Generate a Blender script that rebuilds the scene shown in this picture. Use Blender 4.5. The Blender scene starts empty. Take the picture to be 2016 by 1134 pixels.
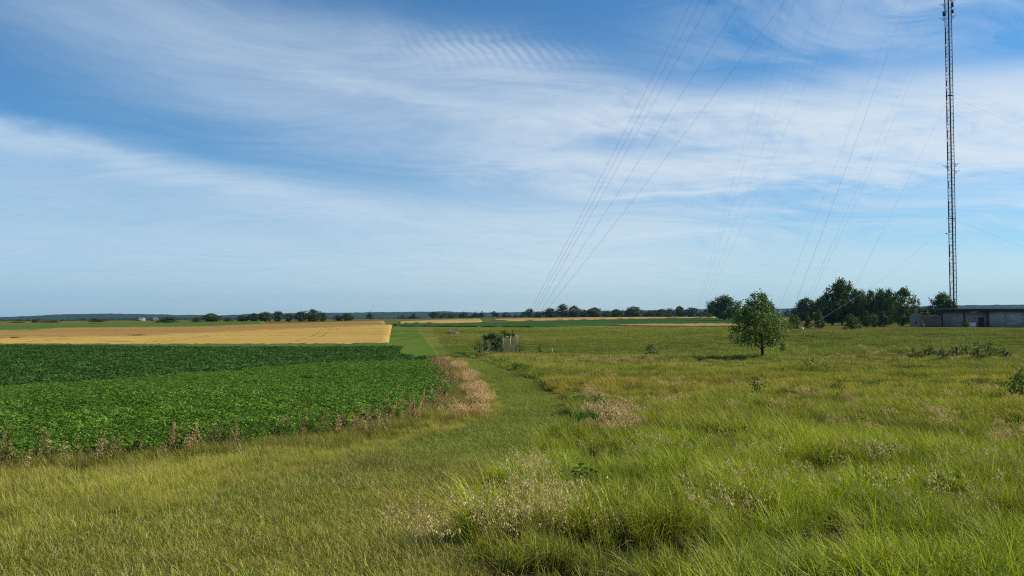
import bpy, math
import numpy as np

# ------------------------------------------------------------------ camera, world, sun, exposure
scene = bpy.context.scene
F = 1552.0                      # focal length in photograph pixels (2016 wide)
EYE = 2.0
PITCH = math.atan(51.0 / F)
cam_d = bpy.data.cameras.new("camera")
cam_d.sensor_width = 36.0
cam_d.lens = F / 2016.0 * 36.0
cam_d.clip_start = 0.05
cam_d.clip_end = 60000.0
cam = bpy.data.objects.new("camera", cam_d)
scene.collection.objects.link(cam)
cam.location = (0, 0, EYE)
cam.rotation_euler = (math.pi / 2 + PITCH, 0, 0)
scene.camera = cam

SUN_AZ = math.radians(80.0)     # clockwise from the view direction (+Y)
SUN_EL = math.radians(36.0)
sun_d = bpy.data.lights.new("sun", 'SUN')
sun_d.energy = 5.0
sun_d.angle = math.radians(0.55)
sun_d.color = (1.0, 0.90, 0.70)
sun = bpy.data.objects.new("sun", sun_d)
scene.collection.objects.link(sun)
sun.rotation_euler = (math.pi / 2 - SUN_EL, 0, -SUN_AZ + math.pi)
sun.location = (60, 10, 60)

scene.view_settings.view_transform = 'Standard'
scene.view_settings.look = 'None'
scene.view_settings.exposure = 0.22
scene.view_settings.gamma = 1.0
scene.view_settings.use_curve_mapping = False
scene.render.engine = 'CYCLES'
scene.cycles.max_bounces = 6
scene.cycles.diffuse_bounces = 3
scene.cycles.glossy_bounces = 1
scene.cycles.transmission_bounces = 4
scene.cycles.transparent_max_bounces = 6
scene.cycles.volume_bounces = 0
scene.cycles.use_denoising = False
scene.cycles.filter_width = 1.15
scene.cycles.use_adaptive_sampling = True
scene.cycles.adaptive_threshold = 0.01


class G:
    """A node socket with arithmetic."""
    def __init__(s, nt, sock): s.nt, s.s = nt, sock
    def op(s, o, *a, clamp=False):
        n = s.nt.nodes.new('ShaderNodeMath'); n.operation = o; n.use_clamp = clamp
        for i, v in enumerate((s,) + a):
            if isinstance(v, G): s.nt.links.new(v.s, n.inputs[i])
            else: n.inputs[i].default_value = v
        return G(s.nt, n.outputs[0])
    def __add__(s, o): return s.op('ADD', o)
    def __sub__(s, o): return s.op('SUBTRACT', o)
    def __mul__(s, o): return s.op('MULTIPLY', o)
    def __truediv__(s, o): return s.op('DIVIDE', o)
    def clamp(s): return s.op('ADD', 0.0, clamp=True)
    def pw(s, e): return s.op('POWER', e)
    def gauss(s, c, w):
        t = (s - c) / w
        return (t * t * -1.0).op('EXPONENT')
    def step(s, a, b):
        n = s.nt.nodes.new('ShaderNodeMapRange'); n.interpolation_type = 'SMOOTHSTEP'
        s.nt.links.new(s.s, n.inputs[0])
        for i, v in ((1, a), (2, b), (3, 0.0), (4, 1.0)):
            if isinstance(v, G): s.nt.links.new(v.s, n.inputs[i])
            else: n.inputs[i].default_value = v
        return G(s.nt, n.outputs[0])


def combine(nt, x, y, z):
    n = nt.nodes.new('ShaderNodeCombineXYZ')
    for i, v in enumerate((x, y, z)):
        if isinstance(v, G): nt.links.new(v.s, n.inputs[i])
        else: n.inputs[i].default_value = v
    return n.outputs[0]


def noise(nt, vec, scale, detail=4.0, rough=0.55, dist=0.0):
    n = nt.nodes.new('ShaderNodeTexNoise')
    n.inputs['Scale'].default_value = scale
    n.inputs['Detail'].default_value = detail
    n.inputs['Roughness'].default_value = rough
    n.inputs['Distortion'].default_value = dist
    if vec is not None: nt.links.new(vec, n.inputs['Vector'])
    return G(nt, n.outputs['Fac'])


def mixc(nt, fac, a, b, mode='MIX'):
    n = nt.nodes.new('ShaderNodeMix'); n.data_type = 'RGBA'; n.blend_type = mode
    for i, v in ((0, fac), (6, a), (7, b)):
        if isinstance(v, G): nt.links.new(v.s, n.inputs[i])
        elif isinstance(v, bpy.types.NodeSocket): nt.links.new(v, n.inputs[i])
        elif i == 0: n.inputs[i].default_value = v
        else: n.inputs[i].default_value = (*v, 1.0)
    return n.outputs[2]


world = bpy.data.worlds.new("World")
scene.world = world
world.use_nodes = True
wt = world.node_tree
world.cycles.sampling_method = 'MANUAL'
world.cycles.sample_map_resolution = 256
for n in list(wt.nodes): wt.nodes.remove(n)
SKY_STRENGTH = 0.086
sky = wt.nodes.new('ShaderNodeTexSky')
sky.sky_type = 'NISHITA'
sky.sun_disc = False
sky.sun_elevation = SUN_EL
sky.sun_rotation = SUN_AZ
sky.altitude = 300
sky.air_density = 1.0
sky.dust_density = 0.6
sky.ozone_density = 3.0
tc = wt.nodes.new('ShaderNodeTexCoord')
sp = wt.nodes.new('ShaderNodeSeparateXYZ')
wt.links.new(tc.outputs['Generated'], sp.inputs[0])
dx, dy, dz = (G(wt, sp.outputs[i]) for i in range(3))
az = dx.op('ARCTAN2', dy)
el = dz.op('ARCSINE')
zz = dz.op('MAXIMUM', 0.0) + 0.10
pvec = combine(wt, dx / zz, dy / zz, 0.0)                      # cloud layer seen in perspective
wx = noise(wt, pvec, 0.8, 2.0, 0.5) - 0.5
wy = noise(wt, combine(wt, dx / zz + 7.3, dy / zz - 3.1, 2.0), 0.8, 2.0, 0.5) - 0.5
cx_, cy_ = dx / zz + wx * 1.5, dy / zz + wy * 1.5
pst = combine(wt, cx_ * 0.55 + cy_ * 0.12, cy_ * 1.05 - cx_ * 0.20, 1.7)   # fibres drawn out by the wind
n_big = noise(wt, pst, 0.9, 3.0, 0.55)
n_fine = noise(wt, pst, 3.4, 7.0, 0.66)
n_fib = noise(wt, combine(wt, cx_ * 0.85, cy_ * 2.6 - cx_ * 0.7, 4.0), 2.4, 7.0, 0.70)
n_cell = noise(wt, pvec, 7.0, 4.0, 0.62)
n_soft = noise(wt, pvec, 0.45, 2.0, 0.5)
warp = (n_big - 0.5) * 0.060 + (n_fine - 0.5) * 0.045 + (n_cell - 0.5) * 0.010
e2 = el + warp
# a thick bank of cirrus on the right, thinning to the left
top = az * -0.060 + 0.298
low = az * -0.045 + 0.172
bank = e2.step(low - 0.030, low + 0.035) * (e2.step(top - 0.045, top + 0.014) * -1.0 + 1.0) * az.step(-0.14, 0.20)
bank = bank * ((n_fine * 1.5 + n_fib * 0.9 + n_cell * 1.0 - 0.98).clamp())
hole = (az.gauss(0.13, 0.12) * e2.gauss(0.212, 0.018) * -0.95 + 1.0)
hole2 = (az.gauss(0.22, 0.09) * e2.gauss(0.196, 0.010) * -0.6 + 1.0)
bank = bank * hole * hole2 * 1.75
# long soft veil running from the upper left down to the middle
l1 = az * -0.245 + 0.200
veil = (e2 - l1).gauss(0.0, 0.064) * az.step(-0.75, -0.35) * (az.step(0.05, 0.35) * -1.0 + 1.0)
veil = veil * (n_soft * 0.4 + n_fib * 0.6 + n_fine * 0.5 + n_cell * 0.2 - 0.28)
l2 = az * -0.155 + 0.256
streak = (e2 - l2).gauss(0.0, 0.011) * az.gauss(-0.12, 0.15) * (n_fib * 1.8 - 0.3)
upper = (e2 - (az * -0.06 + 0.315)).gauss(0.0, 0.038) * az.gauss(-0.26, 0.24) * (n_soft * 0.6 + n_fib * 0.9 - 0.28)
# low veil over the left half and pale air near the horizon
edge = az * -0.12 + 0.122
lowveil = (e2.step(edge - 0.012, edge + 0.040) * -1.0 + 1.0) * (az.step(0.0, 0.35) * -0.45 + 1.0) * (el.step(-0.02, 0.085) * 0.75 + 0.25)
lowveil = lowveil * (n_big * 0.45 + n_soft * 0.15 + n_fib * 0.75 + n_fine * 0.6 + n_cell * 0.2 - 0.36)
rim = (e2 - (az * -0.15 + 0.105)).gauss(0.0, 0.013) * (az.step(-0.42, -0.05) * -1.0 + 1.0) * (n_fib * 1.6 - 0.3)
# thin bands low on the right and wisps at the top right
bands = az.step(-0.05, 0.3) * ((el + warp * 0.8).gauss(0.125, 0.013) * 0.9 + (el + warp).gauss(0.098, 0.011) * 0.55 + (el + warp).gauss(0.158, 0.010) * 0.5) * (n_fib * 2.0 - 0.45)
wisps = az.step(0.28, 0.5) * (e2 - (az * 0.22 + 0.238)).gauss(0.0, 0.036) * ((n_fib * 2.8 - 0.95).clamp()) * 0.75
puffs = az.step(0.08, 0.3) * el.step(0.24, 0.31) * ((n_soft * 1.2 + n_fine * 2.2 - 1.55).clamp()) * 1.2
# mackerel ripples above the bank
rp = (az * 0.80 + el * 0.66 + (n_big - 0.5) * 0.05 + (n_fine - 0.5) * 0.030 + (n_soft - 0.5) * 0.05) * 540.0
ripple = rp.op('SINE') * 0.5 + 0.5
rmask = az.gauss(-0.03, 0.09) * (e2 - (az * -0.05 + 0.322)).gauss(0.0, 0.017)
ripple = rmask * (ripple * 0.42 + 0.24) * (n_fine * 2.6 - 0.55)
under = az.gauss(0.0, 0.15) * (e2 - (az * -0.05 + 0.298)).gauss(0.0, 0.022) * 0.55 * (n_fib * 1.8 - 0.1)
lump = bank + veil * 1.0 + streak * 0.9 + upper * 0.95 + lowveil + rim + bands * 0.8 + wisps + puffs * 0.5 + ripple + under
dens = (lump.op('MAXIMUM', 0.0) * -1.05).op('EXPONENT') * -1.0 + 1.0
dens = (dens + el.gauss(0.0, 0.10) * 0.30).clamp()
tint = mixc(wt, 1.0, sky.outputs[0], (0.50, 0.98, 1.24), 'MULTIPLY')
cloud = mixc(wt, az.step(-0.6, 0.30), (5.4, 6.9, 8.4), (7.7, 8.4, 8.9))
col = mixc(wt, dens, tint, cloud)
bg = wt.nodes.new('ShaderNodeBackground')
bg.inputs[1].default_value = SKY_STRENGTH
wt.links.new(col, bg.inputs[0])
wo = wt.nodes.new('ShaderNodeOutputWorld')
wt.links.new(bg.outputs[0], wo.inputs[0])

# ------------------------------------------------------------------ terrain
def pchip(xs, ys, x):
    xs, ys = np.asarray(xs, float), np.asarray(ys, float)
    h = np.diff(xs); d = np.diff(ys) / h
    m = np.zeros_like(ys)
    for i in range(1, len(xs) - 1):
        if d[i - 1] * d[i] > 0:
            w1, w2 = 2 * h[i] + h[i - 1], h[i] + 2 * h[i - 1]
            m[i] = (w1 + w2) / (w1 / d[i - 1] + w2 / d[i])
    x = np.clip(x, xs[0], xs[-1])
    k = np.clip(np.searchsorted(xs, x) - 1, 0, len(xs) - 2)
    t = (x - xs[k]) / h[k]
    a, b = ys[k], ys[k + 1]
    return (a * (1 + 2 * t) * (1 - t) ** 2 + h[k] * m[k] * t * (1 - t) ** 2 + b * t * t * (3 - 2 * t) + h[k] * m[k + 1] * t * t * (t - 1))

PROFILES = [   # bearing in degrees, then (range m, height m)
    (-180, [(0, 0), (20, .1), (60, .3), (300, 0), (900, -4), (2500, -24), (14000, -26)]),
    (-70, [(0, 0), (12, 0), (24, -.5), (60, -2.2), (130, -2.9), (700, -3.4), (1300, -16), (2500, -24), (14000, -26)]),
    (-33, [(0, 0), (4, 0), (8, -.25), (12, -.5), (18, -.8), (26, -1.05), (36, -1.35), (48, -2.0), (64, -2.65), (80, -2.75), (130, -2.7), (240, -2.68), (420, -2.72), (640, -3.0), (900, -8), (1300, -17), (2500, -24), (14000, -26)]),
    (-8.7, [(0, 0), (4, 0), (8, -.28), (12, -.55), (17, -.85), (24, -1.1), (34, -1.3), (46, -1.5), (56, -1.75), (68, -2.45), (82, -2.75), (112, -2.68), (200, -2.72), (330, -2.72), (520, -2.5), (700, -2.4), (900, -7), (1300, -17), (2500, -24), (14000, -26)]),
    (0, [(0, 0), (4, 0), (8, -.28), (12, -.55), (17, -.8), (24, -1.05), (34, -1.25), (48, -1.45), (62, -1.65), (74, -2.05), (95, -2.6), (150, -2.8), (330, -2.72), (520, -2.3), (720, -1.2), (900, -5), (1300, -17), (2500, -24), (14000, -26)]),
    (7, [(0, 0), (4, 0), (8, -.25), (12, -.5), (18, -.75), (26, -1.0), (48, -1.45), (64, -1.7), (80, -2.05), (110, -2.4), (200, -2.62), (330, -2.52), (520, -1.92), (740, -.92), (900, -4), (1300, -17), (2500, -24), (14000, -26)]),
    (18, [(0, 0), (4, 0), (8, -.2), (14, -.5), (25, -.9), (45, -1.3), (65, -1.55), (90, -1.4), (130, -1.0), (200, -1.25), (330, -2.0), (520, -1.6), (740, -.85), (900, -4), (1300, -17), (2500, -24), (14000, -26)]),
    (31, [(0, 0), (4, 0), (8, -.15), (15, -.45), (30, -.95), (56, -1.45), (80, -1.4), (120, -.95), (150, -.8), (190, -.72), (300, -1.2), (500, -1.7), (800, -4), (1300, -17), (2500, -24), (14000, -26)]),
    (70, [(0, 0), (30, -.3), (60, -.9), (150, -1.0), (300, -1.5), (800, -4), (1300, -17), (2500, -24), (14000, -26)]),
    (180, [(0, 0), (20, .1), (60, .3), (300, 0), (900, -4), (2500, -24), (14000, -26)]),
]
_AZ = np.array([p[0] for p in PROFILES], float)

def height(x, y):
    x, y = np.atleast_1d(np.asarray(x, float)), np.atleast_1d(np.asarray(y, float))
    r = np.hypot(x, y); a = np.degrees(np.arctan2(x, y))
    cols = np.array([pchip(*zip(*p[1]), r) for p in PROFILES])
    k = np.clip(np.searchsorted(_AZ, a) - 1, 0, len(_AZ) - 2)
    t = (a - _AZ[k]) / (_AZ[k + 1] - _AZ[k]); t = t * t * (3 - 2 * t)
    i = np.arange(len(r))
    z = cols[k, i] * (1 - t) + cols[k + 1, i] * t
    amp = np.clip(r / 8 - .3, 0, 1)
    z = z + amp * (.035 * np.sin(x * .9 + .6 * np.sin(y * .5)) * np.sin(y * .7 + 1.3) + .05 * np.sin(x * .21 + 2) * np.sin(y * .17 + .5))
    return z

def hz(x, y): return float(height(x, y)[0])

def ray(px, py):
    a, b = (px - 1008) / F, (567 - py) / F
    return a, math.cos(PITCH) - b * math.sin(PITCH), math.sin(PITCH) + b * math.cos(PITCH)

_D = np.geomspace(2.0, 3000, 3000)
def ground_at(px, py):
    """Where the line of sight through a photograph pixel meets the terrain."""
    a, f, u = ray(px, py)
    z = EYE + u / f * _D
    g = height(a / f * _D, _D)
    hit = np.nonzero(z <= g)[0]
    k = hit[0] if len(hit) else len(_D) - 1
    return a / f * _D[k], _D[k]

def at_depth(px, depth):
    a, f, u = ray(px, 618)
    return a / f * depth, depth

def z_at(px, py, depth):
    a, f, u = ray(px, py)
    return EYE + u / f * depth

def pix(n): return n / F        # metres per metre of depth for a span of n photograph pixels

# ------------------------------------------------------------------ helpers
C = scene.collection
rng = np.random.default_rng(7)

def link(o, parent=None):
    C.objects.link(o)
    if parent is not None: o.parent = parent
    return o

def tag(o, label=None, category=None, group=None, kind=None):
    for k, v in (('label', label), ('category', category), ('group', group), ('kind', kind)):
        if v: o[k] = v
    return o

def mesh(name, V, faces, mat=None, col=None, smooth=False):
    """faces: list of int arrays, each (n, 3) or (n, 4); col: per-vertex rgb."""
    V = np.asarray(V, np.float32)
    faces = [np.asarray(f, np.int32) for f in (faces if isinstance(faces, list) else [faces]) if len(f)]
    me = bpy.data.meshes.new(name)
    me.vertices.add(len(V)); me.vertices.foreach_set('co', V.ravel())
    nl = sum(f.size for f in faces); npoly = sum(len(f) for f in faces)
    me.loops.add(nl); me.polygons.add(npoly)
    me.loops.foreach_set('vertex_index', np.concatenate([f.ravel() for f in faces]))
    tot = np.concatenate([np.full(len(f), f.shape[1], np.int32) for f in faces])
    st = np.concatenate([[0], np.cumsum(tot)[:-1]]).astype(np.int32)
    me.polygons.foreach_set('loop_start', st)
    me.polygons.foreach_set('loop_total', tot)
    if smooth: me.polygons.foreach_set('use_smooth', np.ones(npoly, bool))
    if col is not None:
        at = me.attributes.new('bcol', 'FLOAT_COLOR', 'POINT')
        c = np.ones((len(V), 4), np.float32); c[:, :3] = col
        at.data.foreach_set('color', c.ravel())
    me.update(); me.validate()
    if mat: me.materials.append(mat)
    return me

def obj(name, me, parent=None, loc=(0, 0, 0), rot=(0, 0, 0)):
    o = bpy.data.objects.new(name, me); o.location = loc; o.rotation_euler = rot
    return link(o, parent)

def empty(name, loc, rz=0.0):
    o = bpy.data.objects.new(name, None); o.location = loc; o.rotation_euler = (0, 0, rz); o.empty_display_size = .2
    return link(o)

class MB:
    def __init__(s): s.V, s.Q, s.T, s.n = [], [], [], 0
    def add(s, V, Q=(), T=()):
        V = np.asarray(V, float).reshape(-1, 3)
        if len(Q): s.Q.append(np.asarray(Q) + s.n)
        if len(T): s.T.append(np.asarray(T) + s.n)
        s.V.append(V); s.n += len(V); return s
    def box(s, x0, x1, y0, y1, z0, z1):
        V = [(x, y, z) for z in (z0, z1) for y in (y0, y1) for x in (x0, x1)]
        return s.add(V, [(0, 2, 3, 1), (4, 5, 7, 6), (0, 1, 5, 4), (2, 6, 7, 3), (0, 4, 6, 2), (1, 3, 7, 5)])
    def tube(s, pts, rad, k=6, cap=True):
        pts = np.asarray(pts, float); rad = np.broadcast_to(np.asarray(rad, float), (len(pts),))
        V = []
        for i, p in enumerate(pts):
            d = pts[min(i + 1, len(pts) - 1)] - pts[max(i - 1, 0)]; d /= np.linalg.norm(d) + 1e-9
            ref = np.array([0, 0, 1.]) if abs(d[2]) < .9 else np.array([1., 0, 0])
            u = np.cross(d, ref); u /= np.linalg.norm(u); w = np.cross(d, u)
            for j in range(k):
                a = 2 * math.pi * j / k
                V.append(p + rad[i] * (math.cos(a) * u + math.sin(a) * w))
        Q = [(i * k + j, i * k + (j + 1) % k, (i + 1) * k + (j + 1) % k, (i + 1) * k + j) for i in range(len(pts) - 1) for j in range(k)]
        T = []
        if cap:
            n = len(V); V += [pts[0], pts[-1]]; b = (len(pts) - 1) * k
            T = [(n, (j + 1) % k, j) for j in range(k)] + [(n + 1, b + j, b + (j + 1) % k) for j in range(k)]
        return s.add(V, Q, T)
    def mesh(s, name, mat, smooth=False):
        f = ([np.concatenate(s.Q)] if s.Q else []) + ([np.concatenate(s.T)] if s.T else [])
        return mesh(name, np.concatenate(s.V), f, mat, smooth=smooth)
    def build(s, name, mat, parent=None, loc=(0, 0, 0), rot=(0, 0, 0), smooth=False):
        return obj(name, s.mesh(name, mat, smooth), parent, loc, rot)

# ------------------------------------------------------------------ materials
def new_mat(name):
    m = bpy.data.materials.new(name); m.use_nodes = True
    nt = m.node_tree
    for n in list(nt.nodes): nt.nodes.remove(n)
    out = nt.nodes.new('ShaderNodeOutputMaterial')
    return m, nt, out

def leaf_mat(name, base=(1, 1, 1), trans=0.35, gloss=0.04, rough=0.5, tcol=(1.15, 1.12, .55), inst=True):
    m, nt, out = new_mat(name)
    a = nt.nodes.new('ShaderNodeAttribute'); a.attribute_name = 'bcol'
    c = mixc(nt, 1.0, a.outputs['Color'], base, 'MULTIPLY')
    if inst:
        b = nt.nodes.new('ShaderNodeAttribute'); b.attribute_name = 'tint'; b.attribute_type = 'INSTANCER'
        c = mixc(nt, 1.0, c, b.outputs['Color'], 'MULTIPLY')
    d = nt.nodes.new('ShaderNodeBsdfDiffuse'); nt.links.new(c, d.inputs[0])
    t = nt.nodes.new('ShaderNodeBsdfTranslucent'); nt.links.new(mixc(nt, 1.0, c, tcol, 'MULTIPLY'), t.inputs[0])
    mx = nt.nodes.new('ShaderNodeMixShader'); mx.inputs[0].default_value = trans
    nt.links.new(d.outputs[0], mx.inputs[1]); nt.links.new(t.outputs[0], mx.inputs[2])
    last = mx
    if gloss:
        g = nt.nodes.new('ShaderNodeBsdfGlossy'); g.inputs['Roughness'].default_value = rough
        g.inputs[0].default_value = (.8, .9, .8, 1)
        m2 = nt.nodes.new('ShaderNodeMixShader'); m2.inputs[0].default_value = gloss
        nt.links.new(mx.outputs[0], m2.inputs[1]); nt.links.new(g.outputs[0], m2.inputs[2]); last = m2
    nt.links.new(last.outputs[0], out.inputs[0])
    return m

def plain(name, c, rough=.8, metal=0.0, var=0.25, scale=3.0, c2=None, spec=.3, stretch=(1, 1, 1), detail=6.0, bump=0.0):
    m, nt, out = new_mat(name)
    p = nt.nodes.new('ShaderNodeBsdfPrincipled')
    p.inputs['Roughness'].default_value = rough; p.inputs['Metallic'].default_value = metal
    p.inputs['Specular IOR Level'].default_value = spec
    tcn = nt.nodes.new('ShaderNodeTexCoord')
    mp = nt.nodes.new('ShaderNodeMapping'); mp.inputs['Scale'].default_value = stretch
    nt.links.new(tcn.outputs['Object'], mp.inputs[0])
    f = noise(nt, mp.outputs[0], scale, detail, .6).step(.3, .7)
    c2 = c2 or tuple(v * (1 - var) for v in c)
    nt.links.new(mixc(nt, f, c2, c), p.inputs['Base Color'])
    if bump:
        b = nt.nodes.new('ShaderNodeBump'); b.inputs['Strength'].default_value = bump
        nt.links.new(f.s, b.inputs['Height']); nt.links.new(b.outputs[0], p.inputs['Normal'])
    nt.links.new(p.outputs[0], out.inputs[0])
    return m

def sheet_mat(name, c1, c2, c3, s1, s2, stretch=(1, 1, 1), vcol=False, bump=.3, rot=0.0, fine=None, fa=.25, tram=0.0):
    """Ground cover: two colours mixed in large patches, a third in streaks, fine grain on top."""
    m, nt, out = new_mat(name)
    g = nt.nodes.new('ShaderNodeNewGeometry')
    mp = nt.nodes.new('ShaderNodeMapping'); mp.vector_type = 'TEXTURE'
    mp.inputs['Rotation'].default_value = (0, 0, rot); mp.inputs['Scale'].default_value = stretch
    nt.links.new(g.outputs['Position'], mp.inputs[0])
    f1 = noise(nt, mp.outputs[0], s1, 5, .6).step(.35, .65)
    f2 = noise(nt, mp.outputs[0], s2, 6, .65).step(.48, .72)
    c = mixc(nt, f1, c1, c2); c = mixc(nt, f2, c, c3)
    if vcol:
        a = nt.nodes.new('ShaderNodeAttribute'); a.attribute_name = 'bcol'
        c = mixc(nt, 1.0, c, a.outputs['Color'], 'MULTIPLY')
    if tram:                                    # sprayer wheel tracks: paired thin lines, partly grown over
        sx = nt.nodes.new('ShaderNodeSeparateXYZ'); nt.links.new(g.outputs['Position'], sx.inputs[0])
        X = G(nt, sx.outputs[0]) + G(nt, sx.outputs[1]) * .18 + (noise(nt, g.outputs['Position'], .03, 2, .5) - .5) * 4.0
        w = X / tram; w = w - w.op('FLOOR'); w = (w - .5).op('ABSOLUTE')
        ln = (w - .045).op('ABSOLUTE').step(.016, .006) * noise(nt, g.outputs['Position'], .05, 3, .6).step(.42, .58)
        c = mixc(nt, ln * .75, c, tuple(v * .38 for v in c2))
        sp_ = noise(nt, g.outputs['Position'], .07, 3, .55).step(.66, .72)
        c = mixc(nt, sp_ * .5, c, (.14, .13, .04))
    f3 = noise(nt, g.outputs['Position'], fine or s2 * 6, 4, .7)
    v = f3.step(.25, .75) * (2 * fa) + (1 - fa)
    vc = combine(nt, v, v, v)
    c = mixc(nt, 1.0, c, vc, 'MULTIPLY')
    d = nt.nodes.new('ShaderNodeBsdfDiffuse'); d.inputs['Roughness'].default_value = 1.0
    nt.links.new(c, d.inputs[0])
    if bump:
        b = nt.nodes.new('ShaderNodeBump'); b.inputs['Strength'].default_value = bump; b.inputs['Distance'].default_value = .3
        nt.links.new(f3.s, b.inputs['Height']); nt.links.new(b.outputs[0], d.inputs[1])
    nt.links.new(d.outputs[0], out.inputs[0])
    return m

M_grass = leaf_mat('grass_blades', trans=.34, gloss=.025, rough=.55)
M_dry = leaf_mat('dry_grass', trans=.25, gloss=.02, tcol=(1.05, 1.0, .8))
M_soy = leaf_mat('soybean_leaves', trans=.30, gloss=.018, rough=.6, tcol=(1.0, 1.2, .45))
M_tree = leaf_mat('tree_leaves', trans=.30, gloss=.03, tcol=(1.2, 1.15, .45), inst=False)
M_wood_i = leaf_mat('wood_leaves', trans=.2, gloss=0.0)
M_bark = plain('bark', (.085, .066, .05), .95, scale=6, stretch=(1, 1, .25), var=.55, bump=.6)

# ------------------------------------------------------------------ regions on the ground
def poly(pts): return np.array([ground_at(*p) for p in pts])

def inside(P, x, y):
    x, y = np.asarray(x), np.asarray(y)
    r = np.zeros(x.shape, bool)
    j = len(P) - 1
    for i in range(len(P)):
        xi, yi, xj, yj = *P[i], *P[j]
        c = ((yi > y) != (yj > y)) & (x < (xj - xi) * (y - yi) / (yj - yi + 1e-12) + xi)
        r ^= c; j = i
    return r

def dist_line(P, x, y):
    best = np.full(np.shape(x), 1e9)
    for (ax, ay), (bx, by) in zip(P[:-1], P[1:]):
        vx, vy = bx - ax, by - ay
        t = np.clip(((x - ax) * vx + (y - ay) * vy) / (vx * vx + vy * vy + 1e-9), 0, 1)
        best = np.minimum(best, np.hypot(x - ax - t * vx, y - ay - t * vy))
    return best

def vnoise(x, y, s, seed=0):
    """Smooth value noise in 0..1 on the plane."""
    x, y = np.asarray(x) / s, np.asarray(y) / s
    i, j = np.floor(x).astype(np.int64), np.floor(y).astype(np.int64)
    fx, fy = x - i, y - j
    fx, fy = fx * fx * (3 - 2 * fx), fy * fy * (3 - 2 * fy)
    def hsh(a, b):
        n = (a * 374761393 + b * 668265263 + seed * 1442695041) & 0x7fffffff
        n = ((n ^ (n >> 13)) * 1274126177) & 0x7fffffff
        return ((n ^ (n >> 16)) & 0xffff) / 65535.0
    return (hsh(i, j) * (1 - fx) + hsh(i + 1, j) * fx) * (1 - fy) + (hsh(i, j + 1) * (1 - fx) + hsh(i + 1, j + 1) * fx) * fy

def fnoise(x, y, s, seed=0):
    return .55 * vnoise(x, y, s, seed) + .3 * vnoise(x, y, s / 2.1, seed + 1) + .15 * vnoise(x, y, s / 4.3, seed + 2)

SOY_NEAR = [(-420, 985), (-200, 958), (0, 935), (200, 915), (480, 888), (640, 872), (760, 842), (850, 806), (884, 786), (880, 765), (866, 738), (852, 718), (842, 708)]
soy_edge = poly(SOY_NEAR)
d_soy = (soy_edge[-1] - soy_edge[-5]); d_soy = d_soy / np.linalg.norm(d_soy)      # the field's side, which its rows follow
far_r = np.array(at_depth(775, 104.0)); far_l = np.array(at_depth(-500, 118.0))
SOY = np.vstack([soy_edge, [at_depth(805, 66.0)], [far_r], [at_depth(380, 104.0)], [far_l]])
PATH_R = poly([(820, 1330), (885, 1200), (930, 1110), (962, 1030), (1003, 960), (1062, 900), (1122, 860), (1150, 834), (1140, 800), (1088, 764), (1012, 731), (948, 709), (920, 702), (895, 699)])
PATH_L = poly([(-200, 1134), (300, 1010), (620, 925), (830, 868), (955, 832), (985, 806), (978, 780), (955, 748), (918, 715), (890, 705), (868, 702)])
PATH = np.vstack([[(-3.2, 1.0), (-.5, 1.0)], PATH_R, PATH_L[::-1]])

# ------------------------------------------------------------------ ground
azs = np.concatenate([np.linspace(-180, -48, 34)[:-1], np.linspace(-48, 48, 520), np.linspace(48, 180, 34)[1:]])
rs = np.concatenate([[.15], np.geomspace(.6, 60, 190), np.geomspace(60, 900, 150)[1:], np.geomspace(900, 9000, 36)[1:]])
A, R = np.meshgrid(np.radians(azs), rs)
gx, gy = (R * np.sin(A)).ravel(), (R * np.cos(A)).ravel()
gz = height(gx, gy)
na, nr = len(azs), len(rs)
ii = np.arange(nr - 1)[:, None] * na + np.arange(na - 1)[None, :]
gq = np.stack([ii, ii + 1, ii + na + 1, ii + na], -1).reshape(-1, 4)
gr = np.hypot(gx, gy)
in_soy = inside(SOY, gx, gy); in_path = inside(PATH, gx, gy)
n1 = fnoise(gx, gy, 9, 3)[:, None]; n2 = fnoise(gx, gy, 40, 8)[:, None]
near = np.array([.045, .042, .016]) * (.7 + .6 * n1)
mead = np.array([.115, .118, .030]) * (.75 + .5 * n1) * (1 - .5 * n2) + np.array([.155, .125, .045]) * .5 * n2
left_ = (gx < np.interp(gy, PATH_R[:, 1], PATH_R[:, 0]))[:, None]
near = np.where(left_, np.array([.115, .115, .025]) * (.7 + .6 * n1), near)
t = np.clip((gr - 25) / 60, 0, 1)[:, None]
gc = near * (1 - t) + mead * t
gc[in_path] = (np.array([.075, .085, .022]) * (.7 + .6 * n1))[in_path]
gc[in_soy] = (.030, .034, .014)
far_t = np.clip((gr - 500) / 700, 0, 1)[:, None]
gc = gc * (1 - far_t) + np.array([.05, .075, .03]) * far_t
M_ground = sheet_mat('ground_cover', (1, 1, 1), (.85, .9, .8), (1.15, 1.0, .85), .12, .9, vcol=True, fine=7.0, fa=.3)
ground = obj('ground', mesh('ground', np.stack([gx, gy, gz], 1), gq, M_ground, col=gc, smooth=True))
tag(ground, kind='structure')

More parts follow.
